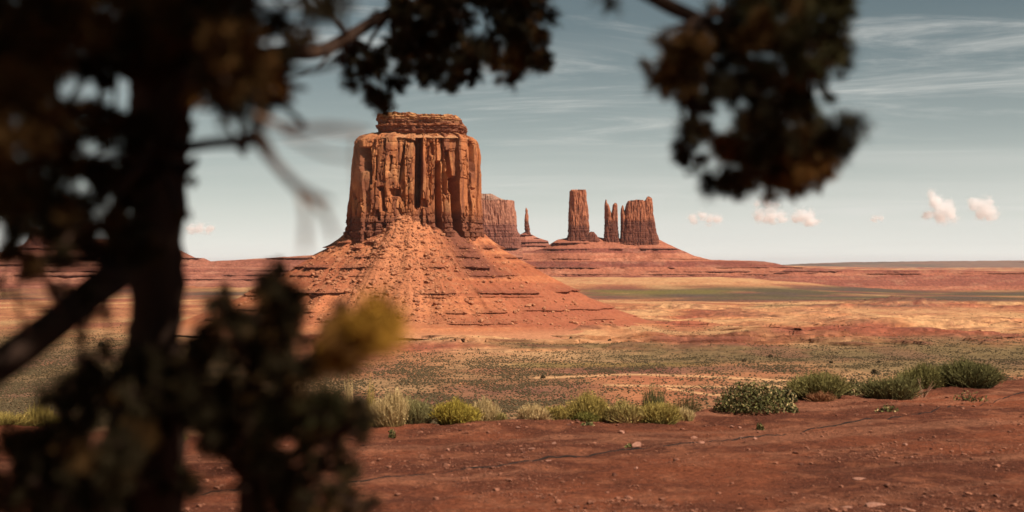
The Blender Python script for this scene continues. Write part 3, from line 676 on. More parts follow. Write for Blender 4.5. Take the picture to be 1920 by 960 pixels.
# ------------------------------------------------------------------ tubes, bark, needles
m, nt, b = mat_new('juniper_bark', 0.95, 0.1)
nt.links.new(ramp(nt, tex_noise(nt, 14, 6, 0.65, mscale=(1, 1, .25)), [(.3, (.018, .010, .007)), (.55, (.045, .023, .014)), (.75, (.085, .042, .024))]), b.inputs['Base Color'])
bump(nt, b, tex_noise(nt, 24, 6, .7, mscale=(1, 1, .2)), 1.0, .02)
M_BARK = m
M_TWIG = stuff_mat('pale_dead_twig', (.30, .155, .09), (.46, .27, .17), 20)
def catmull(pts, n):
    p = np.asarray(pts, float); k = len(p)
    if k == 2: t = np.linspace(0, 1, n)[:, None]; return p[0] * (1 - t) + p[1] * t
    q = np.vstack([2 * p[0] - p[1], p, 2 * p[-1] - p[-2]]); o_l = []
    for t in np.linspace(0, k - 1 - 1e-6, n):
        i = int(t); f = t - i; a, b_, c, d = q[i:i + 4]
        o_l.append(0.5 * ((2 * b_) + (-a + c) * f + (2 * a - 5 * b_ + 4 * c - d) * f * f + (-a + 3 * b_ - 3 * c + d) * f ** 3))
    return np.array(o_l)
def tube(pts, radii, sides=8, n=None, rough=0.0, seed=0):
    n = n or max(6, 6 * (len(pts) - 1)); c = catmull(pts, n); rd = np.interp(np.linspace(0, 1, n), np.linspace(0, 1, len(radii)), radii)
    tg = np.gradient(c, axis=0); tg /= np.linalg.norm(tg, axis=1)[:, None] + 1e-9
    up = np.array([0.13, 0.21, 0.97]) if abs(tg[:, 2].mean()) < .8 else np.array([.97, .2, .1])
    a = np.cross(tg, up); a /= np.linalg.norm(a, axis=1)[:, None] + 1e-9; b_ = np.cross(tg, a)
    an = np.linspace(0, 2 * math.pi, sides, endpoint=False)
    rr = rd[:, None] * (1 + rough * 2 * (fbm(np.cos(an)[None, :] * 2 + 5 + 0 * rd[:, None], np.sin(an)[None, :] * 2 + 5, np.arange(n)[:, None] * .35, octaves=3, seed=seed) - .5))
    v_ = c[:, None, :] + rr[..., None] * (np.cos(an)[None, :, None] * a[:, None, :] + np.sin(an)[None, :, None] * b_[:, None, :])
    return v_.reshape(-1, 3), grid_faces(n, sides, True)

m, nt, b = mat_new('needle_foliage', 0.9, 0.03)
at = nn(nt, 'ShaderNodeAttribute', attribute_name='tone')
nt.links.new(at.outputs['Color'], b.inputs['Base Color'])
M_NEEDLE = m
def shoots(base, dirs, lens, nrng, needle=0.032, per=70, width=0.0017, tint=None):
    """needle-clad shoots: base points, unit directions, lengths -> quads"""
    n = len(base); k = per
    t = nrng.random((n, k)) ** .8
    ax_ = base[:, None, :] + dirs[:, None, :] * (lens[:, None] * t)[..., None]
    rnd = nrng.normal(size=(n, k, 3)); rnd -= (rnd * dirs[:, None, :]).sum(-1, keepdims=True) * dirs[:, None, :]
    rnd /= np.linalg.norm(rnd, axis=-1, keepdims=True) + 1e-9
    nd = dirs[:, None, :] * nrng.uniform(.35, 1.1, (n, k, 1)) + rnd; nd /= np.linalg.norm(nd, axis=-1, keepdims=True)
    L_ = needle * nrng.uniform(.65, 1.15, (n, k, 1))
    sd = np.cross(nd, nrng.normal(size=(n, k, 3))); sd /= np.linalg.norm(sd, axis=-1, keepdims=True) + 1e-9
    w = width * nrng.uniform(.8, 1.2, (n, k, 1))
    q = np.stack([ax_ - sd * w / 2, ax_ + sd * w / 2, ax_ + nd * L_ + sd * w * .25, ax_ + nd * L_ - sd * w * .25], 2).reshape(-1, 3)
    c = np.repeat(np.repeat(tint[:, None, :], k, 1) * nrng.uniform(.7, 1.3, (n, k, 1)), 4, 1).reshape(-1, 3)
    return q, c
TINTS = {'g': (.040, .033, .013), 'd': (.027, .019, .009), 'b': (.085, .042, .014), 'y': (.27, .128, .018), 'o': (.17, .075, .020)}  # orange and gold tints put sunlit glints into the needle colour
class Foliage:
    def __init__(s, seed): s.v = []; s.c = []; s.tw = []; s.r = np.random.default_rng(seed)
    def clump(s, px, py, d, rpx, n=14, kind='g', per=70, up=0.25, src=None, needle=0.032, width=0.0017, flatz=1.0):
        # a knot of needle brushes plus smaller knots beside it, so that outlines stay ragged
        s.knot(px, py, d, rpx * .92, int(n * 1.05), kind, per, up, src, needle, width * .95, flatz)
        for _ in range(3):
            a = s.r.uniform(0, 6.28); q = rpx * s.r.uniform(.45, .85)
            s.knot(px + math.cos(a) * q, py + math.sin(a) * q, d + s.r.uniform(-.12, .12), rpx * s.r.uniform(.3, .5), max(2, int(n * .22)), kind, per, up, None, needle, width * .95, flatz)
    def knot(s, px, py, d, rpx, n=14, kind='g', per=70, up=0.25, src=None, needle=0.032, width=0.0017, flatz=1.0):
        c = P(px, py, d); dd = c[1]; r = rpx / F * dd
        m_ = max(2, int(round(n / 3.2))); axs = s.r.normal(size=(m_, 3)); axs[:, 2] += up; axs /= np.linalg.norm(axs, axis=1)[:, None]
        which = np.arange(n) % m_; t = s.r.uniform(.05, .85, n)
        bl = r * s.r.uniform(.75, 1.25, m_)
        base = c + axs[which] * (t * bl[which])[:, None] + s.r.normal(size=(n, 3)) * r * .05
        dr = axs[which] + s.r.normal(size=(n, 3)) * .5; dr /= np.linalg.norm(dr, axis=1)[:, None]
        nd = min(needle, r * 1.0); ln = r * s.r.uniform(.15, .38, n)
        k = np.array([TINTS[kind]] * n) * s.r.uniform(.6, 1.4, (n, 1))
        o = s.r.random(n) < .15; k[o] = np.array(TINTS['b']) * .8
        q, cc_ = shoots(base, dr, ln, s.r, nd, per, width, k); s.v.append(q); s.c.append(cc_)
        for i in range(m_): s.tw.append(([c, c + axs[i] * bl[i] * .9], [.0026, .0010]))
        if src is not None:
            a = np.asarray(src, float); m_ = (a + c) / 2 + s.r.normal(size=3) * np.linalg.norm(c - a) * .10
            s.tw.append(([a, m_, c], [.006, .0045, .0028]))
    def spray(s, pts, kind='g', n=24, r=0.05, per=60, rad=(.008, .003)):
        """shoots set along a twig"""
        c = catmull(pts, n); dr = np.gradient(c, axis=0); dr /= np.linalg.norm(dr, axis=1)[:, None]
        dr = dr + s.r.normal(size=(n, 3)) * .75; dr /= np.linalg.norm(dr, axis=1)[:, None]
        k = np.array([TINTS[kind]] * n) * s.r.uniform(.6, 1.4, (n, 1))
        q, cc_ = shoots(c, dr, np.full(n, r) * s.r.uniform(.6, 1.2, n), s.r, .03, per, .0017, k); s.v.append(q); s.c.append(cc_)
        s.tw.append((pts, rad))
    def build(s, parent, origin):
        v_ = np.concatenate(s.v) - origin; mesh_np('foliage', v_, np.arange(len(v_)).reshape(-1, 4), M_NEEDLE, parent, smooth=False, col=np.concatenate(s.c))
        tv, tf, off_ = [], [], 0
        for pts, rd in s.tw:
            a, f = tube(pts, rd, 5, 5 if len(pts) == 2 else 9); tv.append(a); tf.append(f + off_); off_ += len(a)
        mesh_np('twigs', np.concatenate(tv) - origin, np.concatenate(tf), M_BARK, parent)['kind'] = 'stuff'

for (x_, y_, w_, l_) in [(1018, 711, 9, 'round dark bush alone on the scrub flat below the great butte'), (1445, 668, 9, 'dark bush far out on the scrub, right of the valley middle'), (1395, 680, 8, 'dark bush far out between the sand streaks'),
                         (1070, 640, 6, 'small dark bush below the foot of the rubble skirt'), (1143, 643, 6, 'small dark bush on pale ground at the right end of the rubble skirt'), (1640, 705, 14, 'large dark bush behind the right-hand terrace bushes'),
                         (1558, 683, 8, 'dark bush on the olive scrub at right'), (1648, 682, 7, 'dark bush on the olive scrub, farther right'), (190, 652, 12, 'dark bush on the flat left of the trunk')]:
    lone_bush(x_, y_, w_, l_)

# ------------------------------------------------------------------ the framing tree
TS = 0.8          # stands this much nearer than first paced out
P_far = P
def P(px, py, d): return P_far(px, py, d * TS)
TO = np.array([P(300, 600, 3.0)[0], 3.0 * TS, 0.0])
M_TWIG2 = stuff_mat('brown_dead_twig', (.07, .034, .022), (.14, .068, .042), 20)
tree = empty('pinyon_tree', TO); tag(tree, 'dark out-of-focus pinyon tree with leaning trunk framing the left and top', 'tree')
def part(name, pts, rad, mat=M_BARK, parent=tree, sides=10, rough=.12, n=None, seed=1):
    v_, f = tube(pts, [q * TS for q in rad], sides, n, rough, seed); return mesh_np(name, v_ - TO, f, mat, parent)
px3 = lambda a, b_, d: P(a, b_, d)
part('trunk', [(TO[0] + .06, 3.0 * TS, -.15), (TO[0] - .02, 3.02 * TS, .7), P(268, 900, 3.0), P(288, 640, 3.0), P(296, 420, 3.0), P(302, 220, 3.02), P(315, 40, 3.05), P(360, -260, 3.1), P(420, -700, 3.0), P(470, -1150, 2.9)],
     [.17, .125, .085, .056, .058, .062, .060, .055, .045, .03], sides=18, n=120, rough=.26)
b1 = part('branch', [P(300, 430, 3.0), P(245, 490, 2.9), P(160, 560, 2.75), P(60, 640, 2.6), P(-120, 760, 2.5), P(-420, 900, 2.5)], [.046, .040, .034, .034, .032, .03])       # left bough, low
b2 = part('branch', [P(300, 150, 3.0), P(200, 90, 2.9), P(80, 40, 2.75), P(-160, 10, 2.7)], [.040, .034, .028, .018])
b3 = part('branch', [P(320, 170, 3.05), P(430, 125, 3.6), P(520, 101, 4.2), P(598, 97, 4.6), P(655, 68, 4.8), P(735, 22, 5.0), P(830, 0, 5.1), P(960, 10, 5.2)], [.034, .028, .024, .022, .022, .020, .014, .007])
b4 = part('branch', [P(335, 278, 2.95), P(400, 268, 2.5), P(455, 264, 2.2), P(480, 258, 2.1), P(510, 298, 2.0)], [.012, .010, .011, .015, .007])
part('dead_twig', [P(498, 285, 2.02), P(530, 322, 1.9), P(565, 355, 1.75), P(618, 378, 1.65)], [.007, .0068, .006, .003], M_TWIG2, b4, 7, .2)
b5 = part('branch', [P(360, -260, 3.1), P(620, -330, 3.3), P(900, -220, 3.5), P(1120, -70, 3.6), P(1235, 0, 3.6), P(1310, 38, 3.55), P(1380, 80, 3.5), P(1430, 200, 3.45), P(1450, 300, 3.4)], [.045, .036, .028, .022, .020, .018, .014, .009, .004])
b6 = part('branch', [P(420, -700, 3.0), P(700, -900, 2.5), P(1100, -900, 2.0), P(1500, -800, 1.8)], [.04, .03, .02, .01])
# bare twigs near the lens
for pts, rd in (([P(480, 215, 2.2), P(540, 240, 1.75), P(620, 242, 1.6), P(695, 250, 1.55)], [.004, .0048, .0050, .003]),
                ([P(560, 352, 1.95), P(572, 400, 1.7), P(572, 470, 1.5)], [.005, .004, .003]), ([P(560, 352, 1.95), P(605, 395, 1.7), P(628, 450, 1.5)], [.005, .0045, .003]),
                ([P(530, 250, 1.8), P(600, 285, 1.6), P(680, 300, 1.5)], [.003, .0028, .0015]), ([P(670, 250, 1.55), P(668, 300, 1.5), P(672, 360, 1.5)], [.002, .002, .001])):
    part('dead_twig', pts, rd, M_TWIG, b4, 6, .2)
for i_, (pts, rd) in enumerate((([P(150, 566, 2.74), P(158, 620, 2.6), P(152, 690, 2.55)], [.006, .004, .002]), ([P(205, 530, 2.82), P(200, 590, 2.7), P(208, 650, 2.65)], [.005, .004, .002]), ([P(120, 590, 2.7), P(100, 560, 2.6), P(60, 470, 2.5), P(75, 400, 2.5)], [.007, .006, .004, .002]),
        ([P(175, 550, 2.77), P(168, 600, 2.7), P(180, 640, 2.65)], [.004, .003, .001]), ([P(60, 640, 2.6), P(30, 560, 2.5), P(40, 480, 2.45)], [.006, .004, .002]))):
    part('twig', pts, rd, M_TWIG2, b1, 6, .2)
for pts, rd in (([P(655, 68, 4.8), P(620, 30, 4.6), P(585, -10, 4.5)], [.012, .008, .005]), ([P(640, 76, 4.75), P(590, 130, 4.4), P(530, 150, 4.2)], [.007, .004, .002]), ([P(830, 0, 5.1), P(880, 50, 5.0), P(872, 120, 5.0)], [.009, .006, .003]), ([P(900, 5, 5.15), P(915, 50, 5.0), P(935, 110, 5.0)], [.008, .005, .003]), ([P(735, 22, 5.0), P(690, 90, 4.9), P(715, 170, 4.9)], [.010, .007, .003])):
    part('twig', pts, rd, M_BARK, b3, 6, .2)
# stub on the trunk
part('branch', [P(345, 320, 2.98), P(362, 305, 2.9), P(368, 296, 2.85)], [.012, .010, .004])

def near(d, pts): 
    a = np.array(pts); return a
# right hanging bough
fo = Foliage(1); s5 = [P(1310, 38, 3.55), P(1380, 80, 3.5), P(1430, 200, 3.45), P(1450, 290, 3.4)]
for (x_, y_, r_, n_, k_, i_) in [(1360, 30, 55, 12, 'd', 0), (1430, 20, 65, 16, 'g', 0), (1500, 25, 65, 16, 'd', 0), (1555, 30, 48, 12, 'g', 1), (1575, 10, 28, 8, 'g', 1), (1380, 85, 55, 14, 'd', 1), (1450, 90, 62, 16, 'b', 1), (1520, 95, 58, 15, 'g', 1), (1555, 115, 38, 10, 'd', 1),
        (1405, 145, 50, 12, 'd', 1), (1470, 150, 52, 14, 'b', 1), (1525, 160, 38, 10, 'g', 2), (1500, 185, 28, 8, 'd', 2), (1425, 200, 36, 9, 'd', 2), (1395, 185, 32, 8, 'd', 2),
        (1262, 118, 50, 14, 'b', 0), (1300, 115, 48, 12, 'd', 0), (1275, 150, 42, 10, 'b', 0), (1245, 140, 26, 7, 'd', 0), (1320, 160, 26, 6, 'd', 0), (1335, 130, 22, 5, 'd', 0), (1290, 195, 26, 5, 'd', 0), (1318, 215, 20, 4, 'd', 0), (1280, 245, 30, 6, 'd', 0), (1310, 250, 26, 5, 'd', 0), (1298, 285, 24, 6, 'd', 0), (1293, 310, 16, 4, 'd', 0),
        (1395, 240, 26, 7, 'd', 2), (1380, 285, 38, 12, 'o', 3), (1345, 335, 30, 9, 'd', 3), (1400, 320, 42, 13, 'b', 3), (1372, 345, 20, 6, 'd', 3), (1440, 260, 45, 13, 'd', 2), (1440, 310, 45, 13, 'o', 3), (1490, 255, 45, 12, 'g', 3), (1500, 305, 48, 13, 'o', 3), (1535, 270, 34, 9, 'g', 3), (1540, 310, 30, 9, 'b', 3), (1510, 340, 26, 8, 'o', 3), (1445, 340, 24, 7, 'd', 3), (1480, 325, 26, 8, 'b', 3), (1470, 225, 36, 9, 'd', 2), (1500, 350, 16, 5, 'o', 3)]:
    fo.clump(x_, y_, 3.45 + fo.r.uniform(-.22, .22), r_ * 1.2, int(n_ * 1.5), k_, 105, src=s5[i_], width=.0014)
fo.spray([P(1530, 265, 3.4), P(1565, 250, 3.35), P(1605, 228, 3.3)], 'd', 16, .03, 60); fo.spray([P(1530, 265, 3.4), P(1570, 262, 3.4), P(1606, 276, 3.35)], 'd', 12, .025, 50)
fo.spray([P(1120, -70, 3.6), P(1140, -30, 3.4), P(1142, 6, 3.3)], 'd', 10, .03, 40)
fo.build(b5, TO)
# upper middle bough
fo = Foliage(2); s3 = [P(655, 68, 4.8), P(735, 22, 5.0), P(830, 0, 5.1), P(960, 10, 5.2)]
for (x_, y_, r_, n_, k_, i_) in [(672, 118, 36, 12, 'd', 0), (650, 105, 20, 5, 'd', 0), (712, 172, 28, 10, 'd', 0), (735, 165, 18, 5, 'd', 0), (695, 130, 24, 6, 'd', 0), (700, 90, 26, 3, 'd', 0), (755, 115, 20, 6, 'd', 1), (745, 95, 24, 5, 'd', 1), (775, 75, 36, 12, 'd', 1), (800, 105, 34, 11, 'd', 1), (820, 130, 28, 9, 'd', 1), (805, 60, 32, 10, 'd', 2),
        (840, 110, 34, 11, 'b', 2), (865, 130, 30, 10, 'd', 2), (880, 100, 26, 7, 'd', 2), (895, 125, 24, 7, 'd', 2), (915, 95, 30, 9, 'd', 3), (940, 115, 32, 10, 'b', 3), (970, 120, 28, 10, 'd', 3), (990, 95, 34, 11, 'b', 3), (1015, 100, 26, 8, 'd', 3), (1018, 120, 16, 5, 'd', 3), (960, 80, 28, 9, 'd', 3), (960, 40, 36, 11, 'd', 3), (990, 20, 40, 12, 'd', 3), (1005, 45, 24, 7, 'd', 3), (950, 0, 40, 12, 'd', 3), (1020, 0, 26, 8, 'd', 3),
        (790, 20, 40, 12, 'd', 1), (770, 0, 40, 10, 'd', 1), (830, 15, 36, 9, 'd', 2), (870, 5, 34, 7, 'd', 2), (905, -5, 30, 7, 'd', 3), (840, 65, 26, 7, 'd', 2), (750, 45, 26, 5, 'd', 1), (770, 140, 14, 4, 'd', 1), (850, 152, 14, 4, 'd', 2), (880, 148, 12, 4, 'd', 2), (730, 20, 26, 4, 'd', 1), (700, 185, 14, 4, 'd', 0)]:
    fo.clump(x_, y_, 5.0 + fo.r.uniform(-.25, .25), r_ * 1.2, int(n_ * 1.4), k_, 95, src=s3[i_], needle=.042, width=.0019)
fo.build(b3, TO)
# left mass and top
fo = Foliage(3); s2 = [P(200, 90, 2.9), P(80, 40, 2.75), P(300, 60, 3.0), P(296, 300, 3.0), P(245, 490, 2.9)]
L2 = [(30, 30, 90, 1), (110, 30, 90, 1), (190, 30, 85, 0), (260, 40, 80, 2), (330, 30, 75, 2), (390, 20, 60, 2), (440, 10, 40, 2), (30, 120, 85, 1), (95, 110, 60, 1), (30, 210, 80, 1), (75, 180, 45, 1), (270, 110, 60, 0), (220, 95, 55, 0), (160, 85, 45, 0), (340, 100, 55, 2), (25, 290, 70, 1), (85, 265, 45, 1), (70, 330, 40, 1),
      (195, 150, 18, 0), (190, 200, 24, 0), (150, 225, 34, 0), (185, 250, 34, 0), (235, 245, 40, 3), (215, 225, 26, 0), (120, 300, 36, 3), (150, 330, 30, 3), (170, 350, 40, 3), (215, 360, 38, 3), (250, 330, 40, 3), (120, 410, 42, 3), (150, 400, 30, 4), (110, 440, 38, 4), (30, 400, 36, 1), (20, 360, 30, 1), (60, 380, 26, 1), (40, 440, 32, 4), (85, 390, 22, 3), (200, 450, 45, 4), (160, 450, 30, 4), (245, 460, 40, 4),
      (100, 480, 26, 4), (40, 500, 26, 4), (15, 480, 24, 4), (75, 500, 20, 4), (200, 400, 22, 3), (245, 385, 25, 3), (356, 185, 18, 3), (352, 240, 13, 3), (358, 345, 11, 3), (345, 410, 12, 3)]
for (x_, y_, r_, i_) in L2: fo.clump(x_, y_, (2.85 if x_ > 150 else 2.6) + fo.r.uniform(-.25, .25), r_ * 1.05, int(6 + r_ * .22), 'd' if fo.r.random() < .6 else 'b', 90, src=s2[i_], needle=.038, width=.0016)
for (x_, y_, r_, n_, k_) in [(400, 70, 55, 12, 'd'), (420, 120, 60, 16, 'b'), (460, 110, 48, 14, 'b'), (480, 150, 45, 14, 'o'), (440, 165, 50, 14, 'b'), (500, 175, 32, 8, 'o'), (390, 160, 42, 10, 'd'), (470, 195, 36, 9, 'd'), (420, 205, 30, 7, 'd'), (385, 190, 26, 7, 'o'), (495, 200, 20, 5, 'd'), (520, 130, 25, 4, 'd'), (480, 75, 28, 4, 'd'), (530, 20, 34, 6, 'd'), (600, 10, 34, 6, 'd'), (560, 95, 24, 4, 'd'), (580, 60, 22, 3, 'd'), (470, 5, 36, 7, 'd'), (650, 0, 30, 5, 'd'), (535, 85, 22, 4, 'd')]:
    fo.clump(x_, y_, 2.4 + fo.r.uniform(-.2, .2), r_ * 1.05, n_, k_, 70, src=P(430, 125, 3.0), needle=.036, width=.002)
fo.build(b2, TO)
# low boughs over the left edge
fo = Foliage(4)
for (x_, y_, r_, n_) in [(10, 545, 20, 3), (110, 530, 22, 4), (150, 640, 14, 3), (155, 670, 14, 4), (160, 600, 12, 3), (200, 590, 12, 3), (150, 560, 20, 5)]:
    fo.clump(x_, y_, 2.7, r_, n_, 'd', 50, src=P(160, 560, 2.75))
fo.build(b1, TO)
# unseen crown added above the picture to shade trunk and boughs
fo = Foliage(5); cr_ = np.random.default_rng(77)
for i in range(470):
    a = cr_.uniform(0, 6.28); rr_ = math.sqrt(cr_.random()); x_ = .15 + rr_ * math.cos(a) * 2.3; y_ = 1.6 + rr_ * math.sin(a) * 2.0; z_ = 3.55 + cr_.random() * 1.3
    if y_ > .5 and (z_ - EYE) / y_ < 0.26: continue
    if z_ < 3.4: continue
    cpos = np.array([x_, y_, z_]); sv = np.array(SUN); skip = False
    for (fx_, fy_, fd_, fr_) in ((705, 605, 2.35, .30), (1440, 310, 3.4, .24), (455, 130, 2.4, .22), (1290, 120, 3.45, .12), (250, 520, 2.9, .10)):
        q0 = P(fx_, fy_, fd_); w0 = cpos - q0; t0 = w0 @ sv
        if t0 > 0 and np.linalg.norm(w0 - sv * t0) < fr_ + .12: skip = True  # crown left open along sun rays to light chosen tufts
    if skip: continue
    d_ = cr_.normal(size=(12, 3)); d_ /= np.linalg.norm(d_, axis=1)[:, None]; c_ = np.array([x_, y_, z_])
    q, cc_ = shoots(c_ + d_ * .03, d_, cr_.uniform(.08, .15, 12), cr_, .05, 34, .0055, np.array([TINTS['g']] * 12) * cr_.uniform(.7, 1.3, (12, 1))); fo.v.append(q); fo.c.append(cc_)
    t_ = np.array([P(420, -700, 3.0), P(700, -900, 2.5), P(1100, -900, 2.0), P(360, -260, 3.1)])[i % 4]
    fo.tw.append(([t_, (t_ + c_) / 2 + np.array([0, 0, .08]), c_], [.010, .007, .003]))
fo.build(b6, TO)

# ------------------------------------------------------------------ young pinyon below, in front
SO = np.array([P(470, 800, 2.8)[0], 2.8 * TS, 0.0])
shrub = empty('pinyon_sapling', SO); tag(shrub, 'dark blurred young pinyon in front of the trunk with one golden tuft', 'tree')
TO_save = TO
def spart(name, pts, rad, parent=shrub, mat=M_BARK):
    v_, f = tube(pts, [q * TS for q in rad], 8, None, .12, 4); return mesh_np(name, v_ - SO, f, mat, parent)
stem = spart('stem', [(SO[0], 2.8 * TS, -.1), P(480, 1400, 2.8), P(470, 900, 2.8), P(480, 700, 2.8), P(512, 590, 2.8), P(517, 495, 2.8)], [.05, .04, .026, .018, .012, .004])
spart('branch', [P(475, 820, 2.8), P(560, 700, 2.6), P(620, 650, 2.45), P(690, 590, 2.35)], [.014, .011, .008, .003])
spart('branch', [P(470, 900, 2.8), P(350, 760, 2.8), P(250, 720, 2.8), P(130, 800, 2.7)], [.018, .014, .010, .005])
spart('branch', [P(470, 900, 2.8), P(590, 830, 2.6), P(690, 780, 2.5)], [.014, .010, .004])
spart('branch', [P(490, 1300, 2.8), P(200, 1000, 2.6), P(60, 900, 2.5)], [.02, .014, .006])
fo = Foliage(6); ss = [P(480, 700, 2.8), P(350, 760, 2.8), P(590, 830, 2.6), P(560, 700, 2.6), P(200, 1000, 2.6), P(470, 900, 2.8)]
for (x_, y_, r_, n_, k_, i_) in [(517, 505, 18, 6, 'd', 0), (515, 530, 32, 10, 'd', 0), (500, 545, 28, 8, 'd', 0), (535, 570, 36, 9, 'd', 0), (505, 600, 42, 13, 'd', 0), (540, 620, 34, 10, 'd', 0), (420, 552, 16, 5, 'd', 0), (418, 580, 28, 8, 'd', 0), (435, 620, 34, 9, 'd', 0), (400, 640, 32, 8, 'd', 0), (440, 650, 40, 12, 'd', 0), (500, 660, 46, 14, 'b', 0), 
        (380, 680, 42, 13, 'd', 1), (490, 720, 46, 14, 'd', 0), (540, 715, 36, 10, 'd', 0), (340, 690, 36, 10, 'd', 1), (585, 690, 34, 11, 'd', 3), (600, 670, 24, 6, 'd', 3), (625, 655, 30, 8, 'd', 3), (640, 620, 30, 9, 'd', 3), (652, 590, 24, 6, 'd', 3), (662, 650, 24, 7, 'b', 3),
        
        (210, 690, 40, 9, 'd', 1), (190, 670, 24, 5, 'd', 1), (250, 710, 50, 14, 'd', 1), (300, 730, 60, 18, 'd', 1), (350, 760, 60, 18, 'd', 1), (400, 760, 56, 17, 'd', 1), (460, 780, 56, 16, 'd', 0), (520, 770, 54, 15, 'd', 0), (570, 770, 42, 12, 'd', 2), (170, 760, 60, 15, 'd', 1), (230, 780, 66, 18, 'd', 1), (130, 790, 60, 15, 'd', 4), (180, 830, 70, 18, 'd', 4), (240, 830, 55, 15, 'd', 4), (290, 800, 44, 12, 'd', 1),
        (60, 850, 66, 16, 'd', 4), (20, 880, 70, 18, 'd', 4), (100, 900, 75, 20, 'd', 4), (170, 920, 70, 18, 'd', 4), (30, 950, 75, 18, 'd', 4), (120, 970, 70, 16, 'd', 4), (210, 900, 50, 12, 'd', 4), (220, 960, 35, 8, 'd', 4), (30, 815, 26, 6, 'b', 4),
        (410, 820, 40, 11, 'd', 5), (400, 800, 40, 11, 'd', 5), (450, 830, 30, 9, 'd', 5), (540, 820, 46, 13, 'g', 2), (590, 775, 36, 10, 'g', 2), (625, 770, 38, 12, 'g', 2), (660, 785, 36, 11, 'd', 2), (685, 772, 24, 8, 'd', 2), (640, 815, 32, 9, 'd', 2), (610, 810, 26, 6, 'b', 2), (675, 820, 20, 5, 'd', 2),
        (510, 880, 40, 11, 'd', 5), (500, 930, 50, 15, 'd', 5), (550, 930, 48, 14, 'd', 5), (560, 900, 40, 10, 'd', 5), (600, 950, 36, 10, 'd', 5), (640, 870, 30, 9, 'd', 5), (640, 910, 20, 5, 'd', 5), (650, 955, 34, 9, 'd', 5), (695, 955, 20, 5, 'd', 5), (600, 880, 22, 5, 'd', 5), (335, 905, 30, 5, 'd', 5), (300, 905, 20, 3, 'd', 5), (365, 915, 18, 3, 'd', 5)]:
    fo.clump(x_, y_, (2.35 if k_ in 'y' else 2.7) + fo.r.uniform(-.22, .22), r_ * 1.08, int(n_ * .95), k_, 90, src=ss[i_], needle=.036, width=.0015)
gr_ = np.random.default_rng(9)
for k in range(17):
    tx_, ty_ = gr_.uniform(645, 742), gr_.uniform(572, 650); fo.spray([P(640 + gr_.normal() * 14, 682, 2.4), P(640 + (tx_ - 640) * .5, 640 + (ty_ - 640) * .6, 2.3), P(tx_, ty_, 2.2 + gr_.normal() * .1)], 'y' if tx_ > 665 else 'o', 7, .022, 30, (.003, .001))
fo.build(shrub, SO)

P = P_far
